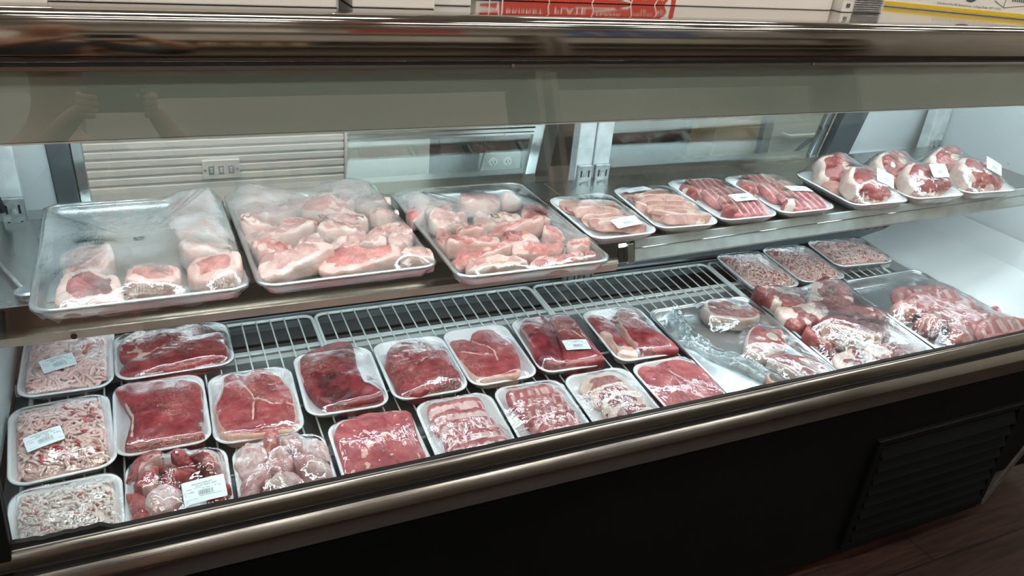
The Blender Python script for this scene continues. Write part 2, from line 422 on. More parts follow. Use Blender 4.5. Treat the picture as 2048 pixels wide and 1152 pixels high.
MB().tube([(0, 0, .005), (0, -.03, .005)], .012, 10).build('plug', M['cord'], t)
MB().tube([(0, -.03, .005), (.02, -.05, 0), (.05, -.045, -.02), (.08, -.03, -.07), (.09, -.03, -.2)], .004, 8).build('cable', M['cord'], t)
for nm, pts, lab in (('hanging_cord', [(.93, 2.52, .95), (.90, 2.5, .80), (.93, 2.49, .64), (1.02, 2.49, .5), (1.05, 2.49, .4)], 'thin dark cord crossing the grey panel, left of the pair'),
                     ('hanging_cord', [(1.00, 2.52, .95), (1.07, 2.5, .80), (1.09, 2.49, .68), (1.06, 2.49, .55), (1.05, 2.49, .4)], 'thin dark cord bowing beside the socket plate, right of the pair')):
    tag(MB().tube(pts, .0035, 8).build(nm, M['cord'], smooth=True), lab, 'cord', 'cords behind the middle pane')
t = thing('taupe_panel', 'dull taupe panel behind the right door pane', 'wall panel', (0, 2.585, 0))
M['taupe'] = m_plain('taupe_board', (.07, .062, .053), .6, 0, .3, 4)
MB().box(1.382, 2.44, 0, .03, .1, 1.6).build('board', M['taupe'], t)
t = thing('brown_carton', 'brown cardboard carton standing behind the right door pane', 'carton', (2.12, 2.45, 0))
M['carton'] = m_plain('brown_carton', (.30, .19, .09), .7, 0, .12, 5)
MB().box(-.10, .12, -.05, .10, .0, .86).build('box', M['carton'], t, bevel=.004)
MB().box(-.02, .03, -.052, .102, .80, .8615).build('tape', M['slat'], t)
t = thing('pale_cabinet', 'pale grey green cabinet front at the right end behind the doors', 'cabinet', (0, 2.54, 0))
M['pale_cab'] = m_plain('pale_green_grey', (.56, .60, .57), .45, 0, .03, 2)
MB().box(2.445, 3.3, 0, .06, .05, 1.6).build('front', M['pale_cab'], t, bevel=.003)
MB().box(2.50, 2.72, -.05, -.03, .655, .665).box(2.50, 2.51, -.03, 0, .655, .665).box(2.71, 2.72, -.03, 0, .655, .665).build('handle', M['slat'], t)
tag(MB().tube([(2.60, 2.45, .66), (2.54, 2.42, .665), (2.47, 2.41, .62), (2.42, 2.41, .5), (2.40, 2.41, .35)], .008, 8).build('black_hose', M['cord'], smooth=True), 'bent dark hose hanging before the pale cabinet front', 'hose')

# ---------------------------------------------------------------- the refrigerated case
case = thing('display_case', 'long refrigerated meat display case with steel rails, sloping glass and black base', 'display case', (1.0, 1.4, 0))
def cp(mb, name, mat, **k):
    o = mb.build(name, mat, case, **k); o.location = (-1.0, -1.4, 0); return o
X0, X1 = XL-.06, XR+.06
# base
cp(MB().box(X0, 2.07, .99, 1.003, .03, .545).box(X0, 2.07, 1.0029, 1.80, .03, .425), 'base_panel', M['black'], bevel=.004)
cp(MB().box(2.07, X1, .992, 1.003, .15, .545).box(2.07, X1, 1.0029, 1.80, .15, .425), 'base_end', M['black'], bevel=.004)
lv = cp(MB().box(1.515, 2.062, .978, .992, .055, .072).box(1.515, 1.538, .978, .992, .072, .395).box(2.04, 2.062, .978, .992, .072, .395).box(1.515, 2.062, .978, .992, .395, .412), 'louver_frame', M['black'], bevel=.003)
b = MB()
for i in range(8):
    z = .085 + .038*i
    b.prism([(.99, z+.004), (.974, z), (.972, z+.003), (.987, z+.034), (.99, z+.034)], 1.538, 2.035)
o = b.build('louver_slats', M['black2'], lv)
b = MB().box(0, .30, -.006, .012, 0, .022)
b.build('kick_strip', m_plain('scuffed_grey_strip', (.075, .065, .06), .6, .2, .3, 40), case, bevel=.002, loc=(2.09-1.0, .992-1.4, .035), rot=(0, -R(62), 0))
# sill : two steel bands with a dark groove
sill = [(1.005, .6300), (1.001, .6315), (.9985, .6308), (.9968, .6290), (.9865, .6125), (.9865, .6095), (.989, .6045), (1.005, .601)]
cp(MB().prism(sill, X0, X1), 'upper_sill', M['steel'], autos=True)
cp(MB().box(X0, X1, .9905, 1.0035, .583, .6050), 'sill_groove', M['dark_gap'])
low = [(1.004, .5915), (.9880, .5915), (.9860, .5895), (.9755, .5730), (.9742, .5700), (.9742, .5360), (.977, .5320), (1.004, .5310)]
cp(MB().prism(low, X0, X1), 'lower_sill', M['steel'], autos=True)
# torn black gasket at the foot of the glass
n = 420; xs = np.linspace(-.243, XR, n); nz = fbm(xs*14, 0*xs+3, 0, 4); tear = sst(.60, .70, vn(xs*5.3, 0*xs+9)) * (fbm(xs*60, 0*xs, 2, 3))
zt = .634 + .004*(nz-.5) + .011*tear*sst(.9, .3, xs) + .003*tear
V = []; F = []
for i in range(n): V += [(xs[i], 1.0045, .6265), (xs[i], 1.0045, zt[i]), (xs[i], 1.012, zt[i]+.001), (xs[i], 1.012, .6265)]
for i in range(n-1):
    for q in range(4): F.append((i*4+q, i*4+(q+1) % 4, i*4+4+(q+1) % 4, i*4+4+q))
o = obj('glass_gasket', V, F, M['gasket'], case, False); o.location = (-1.0, -1.4, 0)
# front glass
GS = math.tan(R(14.5))
def gy(z): return 1.007 + GS*(z - .63)
g = MB().prism([(gy(.628)+.002, .628), (gy(1.285)+.002, 1.285), (gy(1.285)+.007, 1.285), (gy(.628)+.007, .628)], -.243, XR+.02)
cp(g, 'front_glass', M['glass'])
cp(MB().prism([(gy(.60)-.012, .60), (gy(1.29)-.012, 1.29), (gy(1.29)+.016, 1.29), (gy(.60)+.016, .60)], -.30, -.243), 'glass_end_trim', M['black'], bevel=.002)
# top rail with rounded edge and the flat top
rail = [(1.176, 1.276), (1.159, 1.276), (1.1555, 1.280), (1.1545, 1.287), (1.1665, 1.3275)]
c0 = (1.1795, 1.3255); r0 = .0165
for i in range(9):
    a = R(170 - 10*i*1.0) if False else R(172 - i*10.2)
    rail.append((c0[0] + r0*math.cos(a), c0[1] + r0*math.sin(a)))
rail += [(1.200, 1.342), (1.200, 1.322), (1.176, 1.30)]
cp(MB().prism(rail, X0, X1), 'top_rail', M['rail'], autos=True)
cp(MB().box(X0, X1, 1.2005, 1.80, 1.322, 1.3415), 'top_panel', M['top'])
cp(MB().box(X0, X1, 1.161, 1.174, 1.270, 1.2765), 'rail_gasket', M['gasket'])
cp(MB().box(X0, X1, 1.163, 1.171, 1.264, 1.270), 'glass_channel', M['inner_steel'])
for x in (.545, 1.18): cp(MB().lathe([(.0032, 1.162), (.0032, 1.161), (.0015, 1.1605)], 12, (x, 0, 1.2675), 'y'), 'channel_screw', M['channel'])
# valance that hides the tube, tube lamps
val = [(1.186, 1.300), (1.206, 1.159), (1.214, 1.157), (1.232, 1.157), (1.232, 1.161), (1.215, 1.163), (1.196, 1.300)]
cp(MB().prism(val, XL, XR), 'valance', M['valance'], autos=True)
cp(MB().prism([(1.2055, 1.1575), (1.2055, 1.1555), (1.234, 1.1555), (1.234, 1.1575)], XL, XR), 'valance_lip', M['white'])
cp(MB().box(XL, XR, 1.197, 1.33, 1.296, 1.302), 'light_canopy', M['white'])
M['tube'] = m_emit('case_tube', (.82, .99, 1.08), TUBE_W)
M['tube_u'] = m_emit('shelf_tube', (.82, .99, 1.08), UNDER_W)
for xa, xb in ((-.24, 1.0), (1.06, 2.30)):
    q = cp(MB().tube([(xa, 1.262, 1.225), (xb, 1.262, 1.225)], .014, 12), 'lamp_tube', M['tube'], smooth=True)
    for x in (xa, xb): MB().box(x-.02, x+.02, 1.244, 1.28, 1.205, 1.297).build('lamp_holder', M['white'], q)
# ends
side = [(1.012, .55), (gy(.64)+.012, .64), (gy(1.26)+.016, 1.26), (1.20, 1.32), (1.80, 1.32), (1.80, .55)]
cp(MB().prism(side, XR, XR+.06), 'end_wall', M['white'], bevel=.003)
cp(MB().prism(side, XL-.06, XL), 'end_wall', M['white'], bevel=.003)
cp(MB().prism([(2.125, .50), (2.122, .560), (2.135, .572), (2.24, .592), (2.32, .632), (2.355, .70), (2.355, .50)], 1.015, 1.704, axis='y'), 'end_liner', M['white'], autos=True)
for zz in (0,):
    rr = np.random.RandomState(3)
    for i in range(6):
        y, z = 1.1+.55*rr.rand(), .8+.35*rr.rand(); a = rr.rand()*3; l = .004+.012*rr.rand()
        cp(MB().tube([(XR-.0004, y, z), (XR-.0004, y+l*math.cos(a), z+.4*l*math.sin(a))], .0012, 5), 'scuff_mark', M['ink_soft'])
# well : front wall, floor plate, dark trough, back panel
cp(MB().box(XL, XR, 1.004, 1.010, .50, .632), 'well_front', M['white'])
S4 = math.tan(R(4))
def dz(y): return .540 + S4*(y-1.25)      # top of the wire racks
cp(MB().prism([(1.010, dz(1.0)-.030), (1.56, dz(1.56)-.030), (1.56, dz(1.56)-.034), (1.010, dz(1.0)-.034)], XL, XR), 'deck_plate', M['deck'])
cp(MB().box(XL, XR, 1.555, 1.572, dz(1.56)-.034, dz(1.56)-.012), 'deck_edge_strip', M['wire'])
cp(MB().box(XL, XR, 1.572, 1.715, .43, .47), 'deck_trough', M['dark_gap'])
cp(MB().box(XL, XR, 1.668, 1.715, dz(1.68)-.03, dz(1.68)-.018), 'deck_back_strip', M['channel'])
cp(MB().box(XL, XR, 1.722, 1.75, .43, .792), 'back_panel', M['inner_steel'])
cp(MB().box(XL, XR, 1.715, 1.84, .792, .840), 'door_sill', M['inner_steel'])
b = MB().box(XL, XR, 1.706, 1.722, .572, .612)
for i in range(64): b.box(XL+.03+.041*i, XL+.048+.041*i, 1.7052, 1.7075, .597, .601, 1)
cp(b, 'return_channel', None, mats=[M['channel'], M['dark_gap']])
# posts and slotted standards
def standard(x, z0, z1, name='slotted_standard', y=1.677):
    b = MB().box(x-.021, x+.021, y, 1.689, z0, z1)
    o = cp(b, name, M['zinc'], bevel=.002)
    s = MB()
    z = z1-.014; j = 0
    while z > z0+.02:
        for dx in (-.011, .011): s.box(x+dx-.0022, x+dx+.0022, y-.0006, y+.002, z-.018, z)
        z -= .034; j += 1
    s.build('slot', M['dark_gap'], o)
    z = z1-.028
    while z > z0+.02: MB().lathe([(.006, 0), (.005, -.002), (.0015, -.0025)], 12, (x, y, z), 'y').build('screw', M['zinc'], o); z -= .17
for x in (1.018, 1.070):
    cp(MB().box(x-.0235, x+.0235, 1.6885, 1.722, .57, 1.296), 'centre_post', M['galv'], bevel=.002)
    standard(x, .532, .897)
standard(-.254, .585, .905); standard(2.318, .57, .905)
cp(MB().box(2.285, 2.352, 1.6885, 1.722, .57, 1.296), 'corner_post', M['galv'], bevel=.002)
cp(MB().box(XL, -.236, 1.6885, 1.722, .57, 1.296), 'corner_post', M['galv'], bevel=.002)
cp(MB().tube([(-.288, 1.68, 1.10), (-.286, 1.675, .98), (-.270, 1.672, .88)], .006, 8), 'sensor_cable', M['cord'], smooth=True)
cp(MB().tube([(2.352, 1.70, 1.15), (2.350, 1.70, 1.0), (2.345, 1.695, .92)], .007, 8), 'sensor_cable', M['cord'], smooth=True)
# leaning rear door frames and panes (top towards the front)
TL = math.tan(R(12))
def ly(z, off=0): return 1.775 - TL*(z-.872) + off
def lean(x0, x1, z0, z1, off, th):
    b = MB(); b.prism([(ly(z0, off), z0), (ly(z1, off), z1), (ly(z1, off)+th, z1), (ly(z0, off)+th, z0)], x0, x1); return b
cp(lean(-.186, -.146,   .800, 1.29, -.012, .03), 'door_jamb', M['dark_post'], bevel=.002)
cp(lean(1.945, 2.045,   .800, 1.29, -.012, .03), 'door_jamb', M['dark_post'], bevel=.002)
cp(lean(XL, -.187,   .800, 1.29, -.006, .02), 'corner_board', M['white'], bevel=.001)
cp(lean(2.047, XR,   .800, 1.29, -.006, .02), 'corner_board', M['white'], bevel=.001)
cp(lean(XL, XR, 1.26, 1.30, -.02, .06), 'door_head', M['alu_trim'], bevel=.002)
def door(x0, x1, off, stile0=.02, stile1=.035, zt=1.0):
    d = cp(lean(x1-stile1, x1, .800, 1.27, off, .018), 'sliding_door', M['alu_trim'], bevel=.002)
    if stile0: 
        q = lean(x0, x0+stile0, .800, 1.27, off, .018).build('stile', M['alu_trim'], d, bevel=.002)
    lean(x0+stile0, x1-stile1, .800, .815, off, .018).build('bottom_rail', M['alu_trim'], d, bevel=.002)
    b = lean(x0+stile0, x1-stile1, zt, zt+.006, off, .016); b2 = lean(x0+stile0, x1-stile1, zt+.010, zt+.018, off-.003, .02); b.add(b2.V, b2.F); b3 = lean(x0+stile0, x1-stile1, zt+.022, zt+.05, off, .02); b.add(b3.V, b3.F)
    b.build('top_rail_strip', M['alu_trim'], d)
    lean(x0+stile0, x1-stile1, .814, zt+.001, off+.006, .005).build('pane', M['pane'], d)
door(.425, .935, .012, 0, .030, .957)
door(1.115, 1.935, .012, .006, .03, 1.06)
cp(lean(-.145, -.124, .800, 1.27, .0, .02), 'door_edge', M['alu_trim'], bevel=.002)
cp(lean(.938, .985,   .800, 1.29, .03, .01), 'spacer_board', M['taupe'])

# ---------------------------------------------------------------- shelves
def shelf(name, label, xa, xb, slope, lip_mat, lip_bot, lip_top):
    t = thing(name, label, 'shelf', (xa, 1.312, .855), (0, -slope, 0), 'shelves inside the case')
    w = xb-xa
    MB().box(0, w, 0, .375, -.006, 0).box(0, w, .30, .312, -.03, -.006).build('plate', M['shelf'], t, bevel=.0015)
    return t, w
sl, w = shelf('steel_shelf', 'left steel shelf carrying the three film-covered sheet pans', XL+.005, .905, 0, 0, 0, 0)
MB().prism([(-.0005, .003), (.002, .004), (.002, -.034), (-.010, -.048), (-.012, -.047), (-.0025, -.034)], 0, w).build('front_lip', M['steel'], sl, autos=True)
M['beige_strip'] = m_plain('beige_light_cover', (.52, .47, .41), .4, .2, .15, 9)
q = MB().prism([(-.010, -.048), (.002, -.036), (.012, -.060), (.006, -.068), (-.006, -.066)], 0, w).build('light_cover', M['beige_strip'], sl, autos=True)
MB().lathe([(.005, -.0125), (.005, -.0105)], 10, (.145, 0, -.058), 'y').build('rivet', M['dark_gap'], q)
q = MB().tube([(.03, .035, -.035), (w-.03, .035, -.035)], .011, 10).build('lamp_tube', M['tube_u'], sl, smooth=True)
b = MB().lathe([(.016, 0), (.018, .004), (.018, .012), (.014, .015)], 20, (.085, .035, 0), 'z')
q = b.build('shelf_knob', M['zinc'], sl, autos=True)
MB().tube([(.084, .035, .010), (.03, .17, .010)], .0035, 8).build('support_rod', M['zinc'], q, smooth=True)
sr, w = shelf('steel_shelf', 'right steel shelf with bright price channel carrying foam trays', .905, XR-.005, .021, 0, 0, 0)
MB().prism([(-.001, .003), (.002, .004), (.002, -.010), (-.014, -.014), (-.010, -.012)], .03, w).build('lip_edge', M['steel'], sr, autos=True)
q = MB().prism([(-.004, .004), (-.008, .003), (-.020, -.040), (-.0165, -.046), (-.012, -.043), (-.001, .001)], .035, w).build('price_channel', M['channel_light'], sr, autos=True)
MB().prism([(-.008, -.004), (-.022, -.044), (-.016, -.050), (-.005, -.046), (.0, -.004)], .018, .034).build('channel_end', M['inner_steel'], q, bevel=.001)
MB().prism([(-.001, -.014), (-.010, -.046), (-.002, -.052), (.004, -.04), (.003, -.014)], 0, w).build('front_lip', M['steel'], sr, autos=True)
MB().tube([(.03, .035, -.030), (w-.06, .035, -.030)], .011, 10).build('lamp_tube', M['tube_u'], sr, smooth=True)
q = MB().lathe([(.011, 0), (.012, .008), (.009, .012)], 18, (w-.215, .03, 0.001), 'z').build('shelf_knob', M['zinc'], sr, autos=True)
q = MB().box(w-.22, w-.19, .20, .35, -.008, -.006); q.tube([(w-.205, .26, -.01), (w-.16, .345, -.22)], .009, 6)
q.build('support_arm', M['valance'], sr)

# ---------------------------------------------------------------- wire racks on the deck
def rack(x0, x1, label):
    yc = 1.36
    t = thing('wire_rack', label, 'wire rack', ((x0+x1)/2, yc, dz(yc)), (R(4), 0, 0), 'white wire racks on the case deck')
    hw = (x1-x0)/2 - .004; ya, yb = 1.02-yc, 1.671-yc; r = .0042
    pts = []
    for cx, cy, a0 in ((hw-.02, yb-.02, 0), (-hw+.02, yb-.02, 90), (-hw+.02, ya+.02, 180), (hw-.02, ya+.02, 270)):
        for i in range(5): a = R(a0+22.5*i); pts.append((cx+.02*math.cos(a), cy+.02*math.sin(a), -.0042))
    MB().tube(pts+[pts[0]], r, 8, caps=False).build('frame', M['wire'], t, smooth=True)
    b = MB(); n = int(round((x1-x0)/.0325))
    for i in range(1, n):
        x = -hw + 2*hw*i/n
        b.tube([(x, ya, -.0022), (x, yb-.004, -.0022), (x, yb+.001, -.004), (x, yb+.001, -.010)], .0019, 6)
    b.build('rod', M['wire'], t, smooth=True)
    b = MB()
    for y in (ya+.17, ya+.33, ya+.53): b.tube([(-hw, y, -.0066), (hw, y, -.0066)], .0028, 6)
    b.build('cross_rod', M['wire'], t, smooth=True)
    return t
rack(-.27, .31, 'white wire rack at the left end under the fat and beef trays')
rack(.31, .89, 'white wire rack left of the centre posts with its back third bare')
rack(.89, 1.47, 'white wire rack below the centre posts beside the half open pan')
rack(1.47, 2.05, 'white wire rack under the ground meat trays at the right')

# ---------------------------------------------------------------- packaging and meat builders
def rrect(w, d, r, nc=7, ne=8):
    """rounded rectangle, counter-clockwise, the same number of points for every size"""
    r = max(.002, min(r, w/2-.001, d/2-.001)); P = []
    cs = [(w/2-r, d/2-r, 0), (-w/2+r, d/2-r, 90), (-w/2+r, -d/2+r, 180), (w/2-r, -d/2+r, 270)]
    for k in range(4):
        cx, cy, a0 = cs[k]
        for i in range(nc): a = R(a0+90*i/(nc-1)); P.append((cx+r*math.cos(a), cy+r*math.sin(a)))
        nx, ny, b0 = cs[(k+1) % 4]; ex, ey = nx+r*math.cos(R(b0)), ny+r*math.sin(R(b0)); sx, sy = P[-1]
        for i in range(1, ne): P.append((sx+(ex-sx)*i/ne, sy+(ey-sy)*i/ne))
    return np.array(P)
def loft(rings, cap0=True, cap1=True):
    n = len(rings[0]); V = [tuple(p) for r in rings for p in r]; F = []
    for i in range(len(rings)-1):
        for k in range(n): F.append((i*n+k, i*n+(k+1) % n, (i+1)*n+(k+1) % n, (i+1)*n+k))
    if cap0: F.append(tuple(range(n))[::-1])
    if cap1: F.append(tuple(range((len(rings)-1)*n, len(rings)*n)))
    return V, F
def ring(w, d, inset, z, r, wave=0.0, wn=0):
    P = rrect(w-2*inset, d-2*inset, r)
    if wave:
        q = np.linspace(0, 2*math.pi*wn, len(P), endpoint=False); s = 1 + wave*np.sin(q); P = P*s[:, None]
    return [(x, y, z) for x, y in P]
def foam_tray(parent, w, d, h, flute=0.0, rc=.032):
    a = lambda i, z, r, f=0: ring(w, d, i, z, r, flute*f, 14)
    V, F = loft([a(.027, 0, .018), a(.020, .0015, .022), a(.016, .006, .025, 1), a(.006, h-.008, rc-.003, .6), a(.0015, h-.0035, rc), a(0, h-.0015, rc), a(.0012, h, rc), a(.005, h, rc-.003), a(.0072, h-.002, rc-.005), a(.013, .013, .024, .8), a(.022, .0062, .02), a(.030, .005, .016)])
    return obj('foam_tray', V, F, M['foam'], parent)

def crom(P, n):
    P = np.array(P, float); m = len(P); out = []
    for i in range(m):
        a, b, c, d = P[i-1], P[i], P[(i+1) % m], P[(i+2) % m]
        for t in np.linspace(0, 1, 10, endpoint=False):
            out.append(.5*((2*b)+(-a+c)*t+(2*a-5*b+4*c-d)*t*t+(-a+3*b-3*c+d)*t**3))
    out = np.array(out); seg = np.linalg.norm(np.roll(out, -1, 0)-out, axis=1); s = np.concatenate([[0], np.cumsum(seg)])
    q = np.linspace(0, s[-1], n, endpoint=False); cl = np.vstack([out, out[:1]])
    return np.stack([np.interp(q, s, cl[:, 0]), np.interp(q, s, cl[:, 1])], 1)
def pdist(x, y, line):
    d = np.full(np.shape(x), 9.0)
    for (x0, y0), (x1, y1) in zip(line[:-1], line[1:]):
        vx, vy = x1-x0, y1-y0; t = np.clip(((x-x0)*vx+(y-y0)*vy)/(vx*vx+vy*vy+1e-12), 0, 1); d = np.minimum(d, np.hypot(x-x0-t*vx, y-y0-t*vy))
    return d
SEED = [0]
def slab(name, ctrl, parent, mat, z0=.006, t=.03, dome=.2, rim=0.0, rim_arc=None, patch=None, bones=(), seams=(), dark=None, seed=None, shrink=1.0, nth=84, bmp=.0022, xf=None, rings=15, side_fat=0.0, rough=1.0, out=None, tilt=.10):
    """one cut of meat: outline in metres, a domed top, rounded sides; fat rim, fat patches, seams and bones are written to the mask"""
    SEED[0] += 1; sd = SEED[0]*3.17 if seed is None else seed
    P = crom(ctrl, nth); c = P.mean(0)
    th = np.linspace(0, 2*math.pi, nth, endpoint=False)
    P = c + (P-c)*shrink*(1+.07*rough*(fbm(np.cos(th)*2.5+5, np.sin(th)*2.5+5, sd)-.5)[:, None])
    ss = list(np.linspace(.10, .90, rings)) + [.945, .975]
    rr = [(s, 1.0 - .16*max(0, (s-.88)/.12)**2) for s in ss] + [(.995, .70), (1.0, .42), (.990, .16), (.955, 0.0)]
    X = []; Y = []; Z = []; S = []; K = []
    for s, zf in rr:
        q = c + (P-c)*s; top = t*(1-dome*s**2.4); X.append(q[:, 0]); Y.append(q[:, 1]); Z.append(np.full(nth, top*zf)); S.append(np.full(nth, s)); K.append(np.full(nth, zf))
    X, Y, Z, S, K = map(np.array, (X, Y, Z, S, K)); TH = np.tile(th, (len(rr), 1))
    rg = 1-np.abs(2*fbm(X*26+sd, Y*26, sd+2, 2)-1)*2.2
    Z = Z + K*(bmp*2*(fbm(X*45, Y*45, sd, 3)-.5) + bmp*1.2*(fbm(X*140, Y*140, sd+4, 2)-.5) + bmp*.9*np.clip(rg, -1, 1))
    rz_ = np.random.RandomState(int(sd*97) % 99991); Z = Z + K*tilt*((X-c[0])*(rz_.rand()-.5)+(Y-c[1])*(rz_.rand()-.5))*2
    fat = np.zeros_like(X); drk = np.zeros_like(X); bon = np.zeros_like(X)
    if rim:
        wv = rim*(.55+.9*vn(np.cos(TH)*2+9, np.sin(TH)*2+9, sd))
        if rim_arc is not None:
            a0, a1 = rim_arc; m = ((TH-a0) % (2*math.pi)) < ((a1-a0) % (2*math.pi)); wv = wv*m
        f = sst(1-wv-.05, 1-wv+.03, S)*(wv > .01); fat = np.maximum(fat, f)
    if side_fat: fat = np.maximum(fat, side_fat*sst(.93, .99, S))
    if patch:
        thr, sc = patch; fat = np.maximum(fat, sst(thr, thr+.07, fbm(X*sc, Y*sc, sd+8, 3)))
    for line in seams:
        d = pdist(X, Y, line); fat = np.maximum(fat, .85*sst(.0030, .0012, d)); Z -= .0035*K*sst(.007, .0, d); drk = np.maximum(drk, .5*sst(.008, .002, d)*(fat < .3))
    for bx, by, br in bones:
        d = np.hypot(X-bx, Y-by)/br*(1+.25*(vn(X*90, Y*90, sd)-.5)); fat = np.where(d < 1.25, np.maximum(fat, sst(1.25, 1.1, d)*.9), fat); bon = np.maximum(bon, sst(.95, .85, d)); Z += .002*sst(1.2, .9, d)*K
    if dark is not None: drk = np.maximum(drk, sst(dark, dark+.12, fbm(X*30, Y*30, sd+20, 3)))
    V = [(c[0], c[1], float(Z[0].mean()))]; V += list(zip(X.ravel(), Y.ravel(), Z.ravel())); V.append((c[0], c[1], 0.0))
    V = np.array(V); V[:, 2] += z0
    F = [(0, 1+k, 1+(k+1) % nth) for k in range(nth)]; m = len(rr)
    for i in range(m-1):
        for k in range(nth): F.append((1+i*nth+k, 1+(i+1)*nth+k, 1+(i+1)*nth+(k+1) % nth, 1+i*nth+(k+1) % nth))
    e = len(V)-1; F += [(e, 1+(m-1)*nth+(k+1) % nth, 1+(m-1)*nth+k) for k in range(nth)]
    msk = np.zeros((len(V), 3)); 
    for j, A in enumerate((fat, drk, bon)):
        msk[1:-1, j] = A.ravel(); msk[0, j] = A[0].mean(); msk[-1, j] = A[-1].mean()
    if xf is not None: V = np.array([tuple(xf @ Vector(v)) for v in V])
    o = obj(name, V, F, M[mat], parent, mask=msk)
    if out is not None: out.append(V)
    return o, V
def mm(L_): return [(x*.001, y*.001) for x, y in L_]
def XF(x=0, y=0, z=0, rx=0, ry=0, rz=0):
    return Matrix.Translation((x, y, z)) @ Matrix.Rotation(R(rz), 4, 'Z') @ Matrix.Rotation(R(ry), 4, 'Y') @ Matrix.Rotation(R(rx), 4, 'X')
def ell(a, b, k=12, p=2.0, seed=0, j=.10):
    rs = np.random.RandomState(seed); o = []
    for i in range(k):
        w = 2*math.pi*i/k; cx, sy = math.cos(w), math.sin(w); f = 1+j*(rs.rand()-.5)*2
        o.append((a*f*abs(cx)**(2/p)*np.sign(cx), b*f*abs(sy)**(2/p)*np.sign(sy)))
    return o
def strip(name, parent, mat, ln, wd, th, xf, bones=0, bow=0.0, seed=0, out=None, pale_top=.0, p=3.0, twist=0.0, ends=.5, edge_fat=0.0, edge_red=0.0, con=.62):
    """a bar of rib or chop: along X, rounded section; pale bone bars alternate with red meat"""
    SEED[0] += 1; sd = SEED[0]*2.3+seed; nu, nv = 46, 20
    u = np.linspace(0, 1, nu)[:, None]; w = np.linspace(0, 2*math.pi, nv, endpoint=False)[None, :]
    cw, sw = np.cos(w), np.sin(w); ex = np.sign(cw)*np.abs(cw)**(2/p); ez = np.sign(sw)*np.abs(sw)**(2/p)
    env = (1-np.abs(2*u-1)**9)**ends
    env = np.maximum(env, .02)
    lump = 1+.16*(fbm(u*5+0*w, w*0+sd, sd, 3)-.5)*2
    X = (u-.5)*ln + 0*w; Y = .5*wd*ex*env*lump + bow*(1-(2*u-1)**2) + .004*(fbm(u*3, 0*u+2, sd)-.5)*2 + 0*w; Z = .5*th*ez*env
    st_ = .5+.5*np.cos(2*math.pi*bones*u + 2.2*vn(u*6, 0*u, sd) + 2.6*vn(Y*34, X*16, sd)) + .35*(fbm(X*70, Y*40, sd+5, 2)-.5) if bones else 0*u
    Z = Z + (.0022*(st_-.5)*(sw > 0) if bones else 0) + .0016*(fbm(X*60, Y*60+w, sd, 3)-.5)*2
    Z = Z + twist*(u-.5)*ex
    fat = (sst(.30, 1.0, st_)*sst(-.3, .3, sw)*con if bones else 0) + 0*X
    fat = np.maximum(fat, pale_top*sst(.62, .52, fbm(X*35, Y*60, sd+3, 3)))
    edge = sst(.75, .95, np.abs(cw)); fat = fat*(1-.75*edge*(vn(X*50, w, sd) > .35))
    fat = np.maximum(fat, sst(.64, .74, fbm(X*40, Y*40+w, sd+9, 3)))
    if edge_red: fat = fat*(1-edge_red*sst(.30, .62, cw+.3*(vn(X*70, 0*Y, sd)-.5)))
    if edge_fat: fat = np.maximum(fat, edge_fat*sst(.45, .75, cw+.2*(vn(X*60, 0*Y, sd)-.5))*(sw > -.3))
    V = np.stack([X, Y, Z], -1).reshape(-1, 3); F = []
    for i in range(nu-1):
        for k in range(nv): F.append((i*nv+k, (i+1)*nv+k, (i+1)*nv+(k+1) % nv, i*nv+(k+1) % nv))
    F += [tuple(range(nv)), tuple(range((nu-1)*nv, nu*nv))[::-1]]
    V = np.array([tuple(xf @ Vector(v)) for v in V]); msk = np.zeros((len(V), 3)); msk[:, 0] = fat.ravel()
    msk[:, 1] = (sst(.6, .75, fbm(X*50, Y*50, sd+30, 2))*.4).ravel()
    o = obj(name, V, F, M[mat], parent, mask=msk)
    if out is not None: out.append(V)
    return o, V

